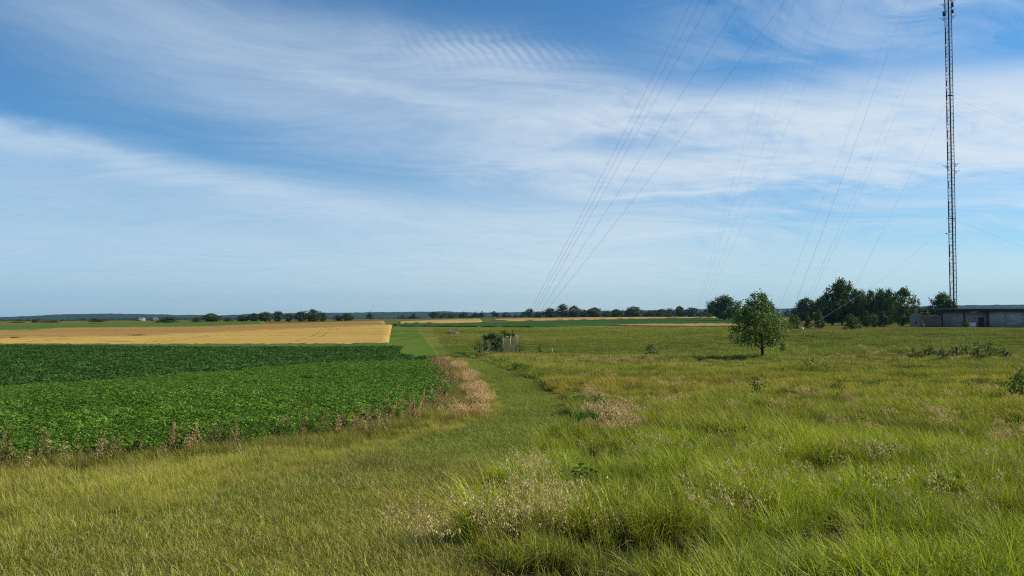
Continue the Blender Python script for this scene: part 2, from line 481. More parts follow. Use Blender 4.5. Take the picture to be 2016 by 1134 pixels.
# ------------------------------------------------------------------ scattered plants: points in, instances out
def scatter_tree():
    ng = bpy.data.node_groups.new('scatter', 'GeometryNodeTree')
    ng.interface.new_socket('Geometry', in_out='INPUT', socket_type='NodeSocketGeometry')
    s = ng.interface.new_socket('Plants', in_out='INPUT', socket_type='NodeSocketCollection')
    ng.interface.new_socket('Geometry', in_out='OUTPUT', socket_type='NodeSocketGeometry')
    gi, go = ng.nodes.new('NodeGroupInput'), ng.nodes.new('NodeGroupOutput')
    ci = ng.nodes.new('GeometryNodeCollectionInfo')
    ci.inputs['Separate Children'].default_value = True
    ci.inputs['Reset Children'].default_value = True
    ip = ng.nodes.new('GeometryNodeInstanceOnPoints')
    ip.inputs['Pick Instance'].default_value = True
    def named(n, t):
        a = ng.nodes.new('GeometryNodeInputNamedAttribute'); a.data_type = t; a.inputs[0].default_value = n
        return a.outputs[0]
    e = ng.nodes.new('FunctionNodeEulerToRotation')
    ng.links.new(named('rot', 'FLOAT_VECTOR'), e.inputs[0])
    ng.links.new(gi.outputs[0], ip.inputs['Points'])
    ng.links.new(gi.outputs[1], ci.inputs[0])
    ng.links.new(ci.outputs[0], ip.inputs['Instance'])
    ng.links.new(named('pick', 'INT'), ip.inputs['Instance Index'])
    ng.links.new(e.outputs[0], ip.inputs['Rotation'])
    ng.links.new(named('scl', 'FLOAT_VECTOR'), ip.inputs['Scale'])
    ng.links.new(ip.outputs[0], go.inputs[0])
    return ng, s.identifier

SCATTER, PLANT_ID = scatter_tree()

def scatter(name, meshes, x, y, scale, tint, label, category, tilt=None, pick=None, rz=None, dz=0.0, zscale=None):
    x, y = np.asarray(x), np.asarray(y); n = len(x)
    col = bpy.data.collections.new(name + '_plants')
    for i, me in enumerate(meshes):
        o = bpy.data.objects.new('%s_plant_%02d' % (name, i), me); o['kind'] = 'stuff'; col.objects.link(o)
    me = bpy.data.meshes.new(name)
    me.vertices.add(n)
    me.vertices.foreach_set('co', np.stack([x, y, height(x, y) + dz], 1).astype(np.float32).ravel())
    rot = np.zeros((n, 3), np.float32)
    rot[:, 2] = rng.uniform(0, 6.283, n) if rz is None else rz
    if tilt is not None: rot[:, :2] = tilt
    scl = np.repeat(np.broadcast_to(scale, (n,))[:, None], 3, 1).astype(np.float32)
    if zscale is not None: scl[:, 2] *= zscale
    t = np.ones((n, 4), np.float32); t[:, :3] = tint
    for nm, ty, key, val in (('rot', 'FLOAT_VECTOR', 'vector', rot), ('scl', 'FLOAT_VECTOR', 'vector', scl), ('tint', 'FLOAT_COLOR', 'color', t)):
        me.attributes.new(nm, ty, 'POINT').data.foreach_set(key, np.ascontiguousarray(val, np.float32).ravel())
    pk = rng.integers(0, len(meshes), n) if pick is None else pick
    me.attributes.new('pick', 'INT', 'POINT').data.foreach_set('value', np.asarray(pk, np.int32))
    o = obj(name, me)
    md = o.modifiers.new('scatter', 'NODES'); md.node_group = SCATTER; md[PLANT_ID] = col
    return tag(o, label, category, kind='stuff')

def blades(n, rad, h0, h1, w, lean, droop, r, col, cvar=.25, segs=3, wind=(0, 0), tip=None, base=None):
    """A tuft of n tapering, arching blades."""
    x0 = r.normal(0, rad * .5, n); y0 = r.normal(0, rad * .5, n)
    L = r.uniform(h0, h1, n); a = r.uniform(0, 6.283, n)
    ln = np.abs(r.normal(lean, lean * .5, n)); dr = np.abs(r.normal(droop, droop * .5, n))
    wd = r.uniform(.6, 1.25, n) * w
    fa = a + r.normal(math.pi / 2, .5, n)
    V, Cc = [], []
    cb = np.asarray(col) * (1 + r.uniform(-cvar, cvar, (n, 1))) * (1 + r.uniform(-.1, .1, (n, 3)))
    tipc = np.asarray(tip if tip is not None else col) * (1 + r.uniform(-cvar, cvar, (n, 1)))
    ts = np.linspace(0, 1, segs + 1)
    for t in ts:
        hor = ln * t + dr * t * t
        cx = x0 + L * hor * np.cos(a) + wind[0] * L * t * t
        cy = y0 + L * hor * np.sin(a) + wind[1] * L * t * t
        cz = L * (t - .55 * np.minimum(dr, 1.2) * t ** 3)
        k = wd * (1 - t ** 2.2) * .5 + .0006
        ox, oy = k * np.cos(fa), k * np.sin(fa)
        V.append(np.stack([cx - ox, cy - oy, cz], 1)); V.append(np.stack([cx + ox, cy + oy, cz], 1))
        c = cb * (1 - t) + tipc * t
        if base is not None: c = c * (1 - (1 - t) ** 3) + np.asarray(base) * (1 - t) ** 3  # blade feet coloured darker, standing in for shade deep in the tuft
        Cc += [c, c]
    m = len(V)
    V = np.stack(V, 1).reshape(-1, 3); Cc = np.stack(Cc, 1).reshape(-1, 3)
    b = np.arange(n)[:, None] * m
    Q = np.concatenate([b + np.array([[2 * s, 2 * s + 1, 2 * s + 3, 2 * s + 2]]) for s in range(segs)])
    return V, Q, Cc

def merge(*parts):
    V, Q, Cc, n = [], [], [], 0
    for v, q, c in parts:
        V.append(v); Q.append(q + n); Cc.append(c); n += len(v)
    return np.concatenate(V), np.concatenate(Q), np.concatenate(Cc)

def tuft(name, mat, *parts):
    V, Q, Cc = merge(*parts)
    return mesh(name, V, Q, mat, col=np.clip(Cc, .001, 1))

def panicles(n, rad, h0, h1, r, col, stem, nodes=9, spread=.05, size=.018, bend=.25, wind=(0, 0), sw=.0035):
    """Seed stalks: a thin bent stem with a loose drooping head of spikelets."""
    V, Q, Cc = blades(n, rad, h0, h1, sw, .12, bend, r, stem, .2, 4, wind)
    parts = [(V, Q, Cc)]
    vs = V.reshape(n, -1, 3)
    tops = vs[:, -4:, :].mean(1); tips = vs[:, -2:, :].mean(1)
    S, SQ, SC = [], [], []
    k = 0
    for i in range(n):
        for j in range(nodes):
            t = j / max(1, nodes - 1)
            p = tops[i] + (tips[i] - tops[i]) * (t * 1.15 - .15)
            a = r.uniform(0, 6.283); s = spread * (1 - .75 * t) * r.uniform(.4, 1.2)
            p = p + np.array([math.cos(a) * s + wind[0] * .05, math.sin(a) * s, -s * .6 + r.uniform(0, .01)])
            d = np.array([math.cos(a) * .5 + wind[0], math.sin(a) * .5, -.7]); d /= np.linalg.norm(d)
            b = r.uniform(0, 6.283); sdir = np.cross(d, [math.cos(b), math.sin(b), .2]); sdir /= np.linalg.norm(sdir) + 1e-6
            l = size * r.uniform(.7, 1.4)
            S += [p, p + d * l * .5 + sdir * l * .22, p + d * l, p + d * l * .5 - sdir * l * .22]
            SQ.append([k, k + 1, k + 2, k + 3]); k += 4
            c = np.asarray(col) * r.uniform(.75, 1.3); SC += [c] * 4
    parts.append((np.array(S), np.array(SQ), np.array(SC)))
    return merge(*parts)

def leafy(n, rad, h0, h1, lw, ll, r, col, cvar=.3, up=.75, flat=.8, trif=1):
    """Leaves on hidden stalks: folded four-cornered leaflets, three to a leaf when trif is 3."""
    V, Q, Cc = [], [], []; k = 0
    for i in range(n):
        rr, a = rad * math.sqrt(r.uniform()), r.uniform(0, 6.283)
        c0 = np.array([rr * math.cos(a), rr * math.sin(a), h0 + (h1 - h0) * r.uniform() ** .6 * (1 - .35 * (rr / rad) ** 2)])
        a0 = r.uniform(0, 6.283); cc = np.asarray(col) * (1 + r.uniform(-cvar, cvar)) * (1 + r.uniform(-.08, .08, 3))
        if r.uniform() < .05: cc = cc * np.array([1.7, 1.25, 1.2])
        for j in range(trif):
            b = a0 + (j - (trif - 1) / 2) * 1.25
            d = np.array([math.cos(b), math.sin(b), r.normal(-.25, .35)]); d /= np.linalg.norm(d)
            nrm = np.array([r.normal(0, .45), r.normal(0, .45), flat]); nrm -= nrm.dot(d) * d; nrm /= np.linalg.norm(nrm)
            s = np.cross(d, nrm); l = ll * r.uniform(.7, 1.25); w = lw * r.uniform(.75, 1.2)
            p = c0 + d * ll * .15
            V += [p, p + d * l * .42 + s * w * .5 + nrm * w * .13, p + d * l, p + d * l * .42 - s * w * .5 + nrm * w * .13]
            Q.append([k, k + 1, k + 2, k + 3]); k += 4; Cc += [cc] * 4
    return np.array(V), np.array(Q), np.array(Cc)

def dock(r, h, col):
    """A weed spike with clustered rusty seeds."""
    parts = [blades(3, .05, h * .85, h, .008, .06, .08, r, (.10, .07, .03), .2, 3)]
    V, Q, Cc = [], [], []; k = 0
    for i in range(70):
        z = h * r.uniform(.42, 1.0); s = .045 * (1.25 - z / h) + .008
        p = np.array([r.normal(0, s), r.normal(0, s), z]); d = r.normal(0, 1, 3); d /= np.linalg.norm(d); e = np.cross(d, [.3, .5, .8]); e /= np.linalg.norm(e)
        l = r.uniform(.012, .028)
        V += [p - d * l, p + e * l * .6, p + d * l, p - e * l * .6]; Q.append([k, k + 1, k + 2, k + 3]); k += 4
        Cc += [np.asarray(col) * r.uniform(.6, 1.4)] * 4
    parts.append((np.array(V), np.array(Q), np.array(Cc)))
    parts.append(leafy(10, .12, .05, h * .45, .035, .14, r, (.06, .10, .02)))
    return merge(*parts)

GREEN = np.array([.188, .262, .013]); WIND = (-.11, .02)
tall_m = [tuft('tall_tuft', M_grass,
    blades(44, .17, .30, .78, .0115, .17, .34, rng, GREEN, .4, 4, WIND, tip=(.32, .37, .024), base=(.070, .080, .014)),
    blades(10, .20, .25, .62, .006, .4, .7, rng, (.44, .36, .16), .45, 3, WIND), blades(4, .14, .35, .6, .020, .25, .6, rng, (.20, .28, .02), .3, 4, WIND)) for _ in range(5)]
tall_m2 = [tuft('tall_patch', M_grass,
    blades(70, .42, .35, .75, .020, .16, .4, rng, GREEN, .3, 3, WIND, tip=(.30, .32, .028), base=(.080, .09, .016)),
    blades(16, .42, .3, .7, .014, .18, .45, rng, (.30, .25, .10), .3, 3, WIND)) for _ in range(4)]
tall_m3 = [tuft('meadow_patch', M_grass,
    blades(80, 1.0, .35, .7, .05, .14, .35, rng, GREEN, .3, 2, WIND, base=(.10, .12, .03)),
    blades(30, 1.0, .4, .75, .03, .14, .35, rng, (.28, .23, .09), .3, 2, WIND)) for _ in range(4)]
seed_m = [tuft('seed_stalks', M_dry, panicles(7, .14, .65, .98, rng, (.66, .52, .29), (.42, .36, .15), 14, .055, .03, .22, WIND)) for _ in range(4)]
seed_m2 = [tuft('seed_patch', M_dry, panicles(26, .35, .6, .9, rng, (.64, .48, .27), (.46, .37, .15), 8, .06, .05, .2, WIND, .008),
    blades(26, .35, .3, .6, .010, .15, .3, rng, (.44, .38, .13), .3, 2, WIND)) for _ in range(3)]
short_m = [tuft('mown_tuft', M_grass,
    blades(95, .34, .045, .125, .0055, .35, .35, rng, (.205, .232, .018), .5, 2, tip=(.30, .285, .034)),
    blades(35, .34, .03, .12, .0045, .5, .5, rng, (.40, .33, .14), .4, 2)) for _ in range(5)]
mid_m = [tuft('rough_tuft', M_grass,
    blades(60, .26, .14, .36, .0065, .22, .4, rng, (.26, .272, .022), .4, 3, WIND, tip=(.34, .345, .035)),
    blades(15, .26, .18, .44, .004, .18, .35, rng, (.52, .43, .15), .3, 3, WIND)) for _ in range(5)]
soy_m = [tuft('soybean_plant', M_soy, leafy(52, .27, .24, .52, .044, .064, rng, (.102, .190, .024), .5, trif=3)) for _ in range(5)]
soy_m2 = [tuft('soybean_clump', M_soy, leafy(230, .62, .24, .50, .052, .076, rng, (.094, .178, .024), .5, trif=3)) for _ in range(4)]
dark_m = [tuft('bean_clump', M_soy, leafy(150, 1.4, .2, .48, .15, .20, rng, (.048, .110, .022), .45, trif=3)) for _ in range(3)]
dock_m = [tuft('dock_weed', M_dry, dock(rng, h, c)) for h, c in ((.95, (.44, .25, .15)), (.8, (.48, .32, .18)), (1.05, (.40, .23, .12)), (.7, (.50, .37, .20)))]
weed_m = [tuft('broadleaf_weed', M_soy, leafy(60, .30, .15, .62, .05, .10, rng, (.06, .135, .022), .35, flat=.5)) for _ in range(4)]

def wedge(n, r0, r1, a0=-44, a1=44):
    r = np.sqrt(rng.uniform(r0 * r0, r1 * r1, n)); a = np.radians(rng.uniform(a0, a1, n))
    return r * np.sin(a), r * np.cos(a)

def area(r0, r1, a0=-44, a1=44): return math.radians(a1 - a0) / 2 * (r1 * r1 - r0 * r0)

def zone(x, y):
    """0 tall meadow, 1 mown path, 2 rough grass on the left, 3 beans"""
    z = np.zeros(len(x), int); x0, y0 = x, y
    k = np.clip(np.hypot(x, y) / 10, .3, 1.2)
    x = x + (fnoise(x, y, 1.1, 91) - .5) * 1.0 * k + rng.normal(0, .10, len(x)) * k
    left = x < np.interp(y, PATH_R[:, 1], PATH_R[:, 0])
    z[left & (y < 62)] = 2
    z[inside(PATH, x, y)] = 1
    z[inside(SOY, x0, y0)] = 3
    return z

def tints(x, y, seed, dry=.5, amp=.35, s=3.0):
    a = fnoise(x, y, s, seed)[:, None]; b = fnoise(x, y, s * 2.7, seed + 20)[:, None]
    base = np.array([1, 1, 1.]) * (1 + amp * (a - .5) * 2)
    k = np.clip((b - .5) * 3.0 + .25, 0, 1) * dry
    return base * ((1 - k) + k * np.array([1.5, 1.02, 1.6]))

def cut(m, *arr): return [a[m] for a in arr]

# ------------------------------------------------------------------ paths and fields
def lerp_line(pts, n):
    """n points along a polyline of photograph pixels, evenly spread from left to right."""
    p = np.array(pts, float); xs = np.linspace(p[0, 0], p[-1, 0], n)
    return np.stack([xs, np.interp(xs, p[:, 0], p[:, 1])], 1)

def loft(name, front, back, mat, off, n=60, m=24, skirt=True, rough=0.0, px=True, jag=0.0):
    """A field between its near and far edge, lying on the terrain at its own crop height."""
    if px:
        Fp = np.array([ground_at(*p) for p in lerp_line(front, n)]); Bp = np.array([ground_at(*p) for p in lerp_line(back, n)])
    else:
        Fp, Bp = front, back; n = len(Fp)
    for e in (Fp, Bp):
        if px: e[:, 1] *= 1 + .016 * (fnoise(e[:, 0], e[:, 1], 14, 77) - .5) + .010 * (fnoise(e[:, 0], e[:, 1], 4, 78) - .5)
    s = np.linspace(0, 1, m)[:, None, None] ** 1.3
    P = Fp[None] * (1 - s) + Bp[None] * s
    if jag: P[0, :, 1] += rng.normal(0, jag, n)
    x, y = P[..., 0].ravel(), P[..., 1].ravel()
    z = height(x, y) + np.where((np.arange(n * m) % n == 0) | (np.arange(n * m) % n == n - 1), min(off, .06), off) + (rng.normal(0, rough, n * m) if rough else 0)
    V = np.stack([x, y, z], 1)
    i = np.arange(m - 1)[:, None] * n + np.arange(n - 1)[None]
    Q = np.stack([i, i + 1, i + n + 1, i + n], -1).reshape(-1, 4)
    if skirt:
        ring = np.concatenate([np.arange(n), np.arange(1, m) * n + n - 1, (m - 1) * n + np.arange(n - 2, -1, -1), np.arange(m - 2, 0, -1) * n])
        low = V[ring].copy(); low[:, 2] -= off + .1
        k = np.arange(len(ring)); k2 = (k + 1) % len(ring)
        Q = np.concatenate([Q, np.stack([ring[k], len(V) + k, len(V) + k2, ring[k2]], 1)])
        V = np.concatenate([V, low])
    return obj(name, mesh(name, V, Q, mat, smooth=False))

M_mown = sheet_mat('mown_strip_grass', (.070, .125, .022), (.105, .155, .030), (.14, .165, .045), .06, .3, stretch=(1, 9, 1), fine=3.0, fa=.22)
M_wheat = sheet_mat('ripe_wheat', (.43, .285, .085), (.385, .25, .07), (.47, .325, .11), .02, .18, stretch=(2.5, 1, 1), fine=2.2, fa=.14, tram=21.0)
M_wheat2 = sheet_mat('ripe_oats', (.285, .180, .066), (.245, .155, .055), (.32, .205, .075), .02, .15, stretch=(3, 1, 1), fine=1.5, fa=.12)
M_stubble = sheet_mat('stubble', (.40, .27, .10), (.34, .235, .085), (.30, .24, .09), .02, .15, stretch=(3, 1, 1), fine=1.0, fa=.12)
M_green = sheet_mat('green_crop', (.055, .115, .026), (.075, .13, .03), (.095, .13, .04), .012, .09, stretch=(4, 1, 1), fine=.8, fa=.2)
M_dkgreen = sheet_mat('dark_crop', (.035, .085, .024), (.045, .10, .026), (.065, .105, .03), .012, .1, stretch=(4, 1, 1), fine=.8, fa=.2)
M_olive = sheet_mat('olive_meadow', (.150, .172, .034), (.100, .122, .028), (.20, .18, .05), .018, .05, stretch=(3, 1, 1), fine=1.2, fa=.22)
M_verge = sheet_mat('verge_grass', (.085, .135, .035), (.07, .12, .03), (.12, .14, .05), .05, .3, fine=1.5, fa=.3)
M_bean_bed = sheet_mat('bean_bed', (.028, .066, .016), (.024, .058, .014), (.036, .072, .018), .05, .5, fine=3, fa=.3)

tag(obj('mown_path', mesh('mown_path',
    np.array([(x, y, hz(x, y) + .008) for row in [[(1 - s) * np.array([np.interp(d, PATH_L[:, 1], PATH_L[:, 0]), d]) + s * np.array([np.interp(d, PATH_R[:, 1], PATH_R[:, 0]), d]) for s in np.linspace(0, 1, 14)] for d in np.geomspace(4.0, PATH_R[-1, 1], 90)] for x, y in row]),
    np.array([[i * 14 + j, i * 14 + j + 1, i * 14 + j + 15, i * 14 + j + 14] for i in range(89) for j in range(13)]),
    sheet_mat('path_turf', (.065, .095, .020), (.085, .105, .026), (.12, .105, .04), .5, 2.2, fine=30, fa=.35), smooth=True)), kind='structure')

bed = loft('soybean_ground', np.array([at_depth(p, d) for p, d in ((-560, 50), (-200, 50), (100, 50), (400, 54), (600, 58), (750, 62), (790, 64))]),
           np.array([at_depth(p, d) for p, d in ((-560, 118), (-200, 114), (100, 110), (400, 106), (600, 104), (720, 104), (776, 104))]), M_bean_bed, .12, m=20, px=False, skirt=True)
tag(bed, kind='structure')
o = loft('grass_verge', [(-300, 684), (0, 684), (250, 686), (500, 690), (640, 690), (772, 688)], [(-300, 682), (0, 682), (300, 682.5), (560, 682), (680, 681), (772, 679)], M_verge, .36, m=8, rough=.05, n=160)
tag(o, kind='structure')
o = loft('mown_strip', [(748, 701), (790, 706), (830, 708), (866, 701)], [(775, 636), (788, 635.5), (800, 635.5), (815, 636)], M_mown, .06, n=24, m=60)
tag(o, kind='structure')
o = loft('wheat_field', [(-300, 682), (0, 681.5), (300, 682), (560, 682), (765, 680)], [(-300, 676), (0, 671), (150, 666.5), (300, 664), (450, 656), (600, 649), (700, 644.5), (772, 640.5)], M_wheat, .42, n=140, m=40, rough=.01)
tag(o, 'bright gold ripe wheat field beyond the dark bean strip', 'wheat field', 'strips of ripe grain', 'stuff')
o = loft('oat_field', [(-300, 674.5), (0, 669.5), (150, 665), (300, 662.5), (450, 655), (600, 648), (700, 644), (760, 641)], [(-300, 662), (0, 654), (60, 654), (110, 648), (250, 646.5), (400, 645), (480, 641), (600, 637), (700, 634), (755, 632)], M_wheat2, .5, n=140, m=26, rough=.02)
tag(o, 'browner strip of ripe grain behind the bright wheat', 'oat field', 'strips of ripe grain', 'stuff')
o = loft('hay_field', [(-300, 658), (0, 653), (110, 647), (250, 645.5), (430, 643), (520, 638)], [(-300, 644), (0, 641.5), (150, 638.5), (300, 637), (430, 634.5), (520, 633)], M_green, .3, n=90, m=20, rough=.05)
tag(o, 'green hay field behind the ripe grain on the left', 'hay field', None, 'stuff')
o = loft('grain_strip', [(785, 637.5), (850, 637), (950, 634)], [(785, 634.5), (850, 631.5), (945, 628.5)], M_stubble, .6, n=50, m=10, rough=.03)
tag(o, 'small tan grain strip just right of the mown lane', 'grain field', 'strips of ripe grain', 'stuff')
o = loft('grain_strip', [(968, 632), (1010, 632), (1150, 629.5), (1300, 626.5), (1445, 625.5)], [(972, 628.8), (1010, 627.8), (1150, 625.8), (1300, 624.8), (1445, 624.2)], M_stubble, .5, n=70, m=8, rough=.03)
tag(o, 'long tan grain strip in front of the central tree line', 'grain field', 'strips of ripe grain', 'stuff')
o = loft('grain_strip', [(1175, 641), (1260, 642.5), (1350, 644), (1480, 644)], [(1175, 638.5), (1260, 638), (1350, 638), (1480, 638.5)], M_stubble, .35, n=50, m=6, rough=.03)
tag(o, 'thin tan strip of dry grass left of the lone tree', 'dry grass', 'strips of ripe grain', 'stuff')
o = loft('crop_strip', [(775, 643), (900, 644), (1050, 645), (1170, 642), (1300, 638.5), (1460, 638)], [(775, 638.8), (900, 637.8), (1050, 634.5), (1170, 631.5), (1300, 628.5), (1460, 627)], M_dkgreen, .45, n=90, m=14, rough=.06)
tag(o, 'dark green crop strip between meadow and grain strips', 'crop field', None, 'stuff')
o_f = np.array([at_depth(p, d) for p, d in zip(np.linspace(861, 1500, 60), np.interp(np.linspace(861, 1500, 60), [861, 950, 1200, 1500], [74, 66, 64, 70]))])
o_b = np.array([ground_at(*p) for p in lerp_line([(820, 641), (900, 642), (1050, 643), (1170, 642), (1300, 643), (1500, 643)], 60)])
o = loft('olive_meadow', o_f, o_b, M_olive, .05, m=50, skirt=False, px=False)
tag(o, kind='structure')

e_ = poly([(962, 722), (985, 729), (1005, 736), (1022, 744), (1036, 752)])
M_dirt = sheet_mat('pale_dirt', (.27, .25, .19), (.20, .19, .12), (.14, .15, .06), 1.0, 5.0, fine=20, fa=.25)
o = loft('dirt_edge', e_, e_ + np.array([(.05, .0), (.12, .0), (.16, .0), (.16, .0), (.04, .0)]), M_dirt, .05, m=4, skirt=False, px=False)
tag(o, kind='structure')

# ------------------------------------------------------------------ grass
HOLLOWS = [(*ground_at(px, py), r) for px, py, r in ((1615, 945, .42), (1290, 975, .42), (1385, 895, .45), (995, 1085, .30), (1720, 960, .25), (1480, 880, .35), (1880, 1010, .3), (1160, 1100, .28), (1560, 1110, .3), (1330, 1085, .22), (1800, 1120, .3), (1230, 880, .3), (1900, 900, .4))]
def hollow(x, y):
    f = np.ones(len(x))
    for hx, hy, r in HOLLOWS:
        f = f * (1 - .66 * np.exp(-(((x - hx) / (r * 1.5)) ** 2 + ((y - hy) / r) ** 2))) * (1 + .28 * np.exp(-(((x - hx) / (r * 1.6)) ** 2 + ((y - hy - 1.6 * r) / (r * .9)) ** 2)))
    return f
# near meadow on the right
x, y = wedge(int(area(2.2, 17) * 38), 2.2, 17); z = zone(x, y); x, y = cut(z == 0, x, y)
hn = np.clip((fnoise(x, y, 1.3, 5) - .5) * 1.7 + .5, 0, 1)
edge = 1.0 + .10 * np.exp(-(dist_line(PATH_R, x, y) / .45) ** 2)
keep = (hn > .38) | (rng.uniform(size=len(x)) < .30); x, y, hn, edge = cut(keep, x, y, hn, edge)
t = tints(x, y, 11, .22, .32, 1.4) * rng.uniform(.68, 1.32, (len(x), 1))
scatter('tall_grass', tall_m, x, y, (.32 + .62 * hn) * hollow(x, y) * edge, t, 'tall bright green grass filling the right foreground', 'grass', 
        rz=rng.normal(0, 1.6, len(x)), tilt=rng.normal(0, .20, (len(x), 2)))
x, y = wedge(int(area(17, 50) * 9), 17, 50); z = zone(x, y); x, y = cut(z == 0, x, y)
hn = np.clip((fnoise(x, y, 2.4, 6) - .5) * 1.8 + .5, 0, 1)
t = tints(x, y, 12, .75, .25, 4.0) * np.interp(np.hypot(x, y), [17, 30, 50], [1, 1.02, 1.0])[:, None]
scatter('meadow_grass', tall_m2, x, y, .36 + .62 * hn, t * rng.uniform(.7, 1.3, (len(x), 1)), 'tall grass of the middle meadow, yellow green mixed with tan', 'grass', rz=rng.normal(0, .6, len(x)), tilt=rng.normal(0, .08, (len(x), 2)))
x, y = wedge(int(area(50, 165, -9, 44) * 1.5), 50, 165, -9, 44); z = zone(x, y)
r_, a_ = np.hypot(x, y), np.degrees(np.arctan2(x, y))
x, y = cut((z == 0) & (r_ < np.interp(a_, [-9, -5, -2, 3, 14, 18, 40], [48, 66, 78, 80, 82, 150, 165])), x, y)
hn = np.clip((fnoise(x, y, 5.0, 7) - .5) * 1.8 + .5, 0, 1); r_ = np.hypot(x, y)
t = tints(x, y, 13, .95, .25, 8.0) * np.interp(r_, [50, 80, 160], [1.05, .88, .68])[:, None]
scatter('pasture_grass', tall_m3, x, y, .32 + .55 * hn, t * rng.uniform(.72, 1.28, (len(x), 1)), 'olive pasture grass running back towards the sheds', 'grass', rz=rng.normal(0, .6, len(x)))

x, y = wedge(int(area(78, 270, -5.6, 18) * .85), 78, 270, -5.6, 18)
k = x > np.interp(y, [60, 100, 330], [-5.6, -9.0, -36.0]) + 1.0; x, y = cut(k, x, y)
t = tints(x, y, 14, .7, .3, 16.0) * rng.uniform(.75, 1.25, (len(x), 1)) * np.interp(np.hypot(x, y), [78, 150, 270], [.78, .92, .98])[:, None]
scatter('far_meadow_grass', tall_m3, x, y, .45 + .5 * fnoise(x, y, 9.0, 17), t, 'olive grass of the far meadow around the wire pen', 'grass', zscale=.55)

# mown path and rough grass on the left
x, y = wedge(int(area(2.2, 16) * 38), 2.2, 16); z = zone(x, y); xs_, ys_ = cut(z == 1, x, y)
t = tints(xs_, ys_, 21, .35, .35, 1.2) * np.interp(np.hypot(xs_, ys_), [6, 10, 15], [1.08, 1.02, .94])[:, None] * (1 + np.interp(np.hypot(xs_, ys_), [6, 14], [0, 1])[:, None] * np.array([-.11, .0, 0]))
scatter('mown_grass', short_m, xs_, ys_, rng.uniform(.55, .95, len(xs_)) * (.75 + .6 * fnoise(xs_, ys_, 1.2, 4)), t, 'short mown grass of the winding path', 'grass', tilt=rng.normal(0, .1, (len(xs_), 2)))
xm, ym = wedge(int(area(16, 70) * 7), 16, 70, -20, 20); z = zone(xm, ym); xm, ym = cut(z == 1, xm, ym)
scatter('far_mown_grass', short_m, xm, ym, rng.uniform(1.2, 1.8, len(xm)), tints(xm, ym, 22, .2, .25, 3) * np.array([.72, .94, .78]), 'short green grass on the far bend of the path', 'grass', zscale=.55)
x, y = wedge(int(area(2.2, 50) * 22), 2.2, 50, -46, 10); z = zone(x, y); x, y = cut(z == 2, x, y)
r_ = np.hypot(x, y); k = rng.uniform(size=len(x)) < np.interp(r_, [10, 34, 50], [1, .5, .3]); x, y = cut(k, x, y)
hn = fnoise(x, y, 1.5, 9); pd = np.clip(dist_line(PATH_L, x, y) / 1.5, .72, 1.1)
scatter('rough_grass', mid_m, x, y, (.36 + .45 * hn) * pd, tints(x, y, 31, .35, .4, 1.6), 'yellow green rough grass between mown path and beans', 'grass',
        rz=rng.normal(0, .7, len(x)), tilt=rng.normal(0, .12, (len(x), 2)))

# dry seed heads
def blob(px, py, rx, ry, n):
    cx, cy = ground_at(px, py); a = rng.uniform(0, 6.283, n); r = np.sqrt(rng.uniform(0, 1, n))
    return cx + rx * r * np.cos(a), cy + ry * r * np.sin(a)
def blobs(L):
    p = [blob(*b) for b in L]; return np.concatenate([q[0] for q in p]), np.concatenate([q[1] for q in p])
x, y = blobs([(1060, 965, .14, .8, 22), (1030, 1010, .15, .4, 8), (975, 1075, .12, .25, 5), (1075, 1060, .3, .5, 14), (1060, 1080, .35, .5, 12), (860, 1125, .3, .2, 5), (1010, 1100, .25, .25, 5), (1480, 1070, .3, .3, 5), (1860, 1050, .5, .5, 7),
              (1720, 930, .5, .6, 10), (1420, 930, .5, .5, 7), (1250, 920, .8, .8, 5), (1430, 1000, .4, .4, 4), (1950, 960, .8, 1.0, 10), (1650, 1020, 1.4, 1.2, 8), (1500, 930, 3.0, 3.0, 14), (1850, 860, 3.5, 3.0, 14), (1300, 1060, 1.2, 1.0, 6)])
scatter('seed_grass', seed_m, x, y, rng.uniform(.5, .8, len(x)), rng.uniform(.75, 1.15, (len(x), 1)) * np.array([1, .97, .9]), 'tan drooping seed heads along the near path edge', 'seed grass', rz=rng.normal(0, .7, len(x)), tilt=rng.normal(0, .12, (len(x), 2)))
x, y = blobs([(1195, 852, .7, 1.8, 22), (1185, 820, .8, 2.8, 22), (1290, 815, 2.4, 3.4, 22), (1165, 795, .4, 2.2, 18), (950, 800, .25, 1.0, 50), (940, 778, .30, 1.6, 60), (922, 752, .35, 2.6, 60), (903, 728, .4, 3, 50), (945, 822, .2, .4, 8), (900, 826, .4, .5, 10), (1600, 820, 6, 5, 24), (1330, 760, 5, 6, 40), (1900, 790, 6, 5, 30), (1960, 870, 3, 2, 14), (1850, 705, 11, 8, 46), (1700, 695, 10, 8, 40), (1200, 715, 5, 8, 30), (872, 714, .6, 4, 24)])
z = zone(x, y); x, y = cut((z == 0) | (z == 2), x, y)
scatter('tan_grass', seed_m2, x, y, rng.uniform(.45, .75, len(x)), rng.uniform(.7, 1.1, (len(x), 1)) * np.array([1.05, .98, .85]), 'pinkish tan dry grass at the bend of the path', 'dry grass', rz=rng.normal(0, .7, len(x)))
tb = rng.uniform(0, .80, 2700) ** .95
ln = np.vstack([soy_edge, ]); seg = np.concatenate([[0], np.cumsum(np.hypot(*np.diff(ln, axis=0).T))])
s_ = tb * seg[-1]; x = np.interp(s_, seg, ln[:, 0]) + rng.normal(.1, .35, len(tb)); y = np.interp(s_, seg, ln[:, 1]) + rng.normal(-.25, .35, len(tb))
keep = (fnoise(x, y, 2.2, 44) > .40) & (rng.uniform(size=len(x)) < .42); x, y = cut(keep, x, y)
scatter('dock_weeds', dock_m, x, y, rng.uniform(.32, .85, len(x)), rng.uniform(.5, 1.2, (len(x), 1)) * np.array([1, .98, .88]), 'rusty seeded weeds along the edge of the bean field', 'weeds', tilt=rng.normal(0, .2, (len(x), 2)))
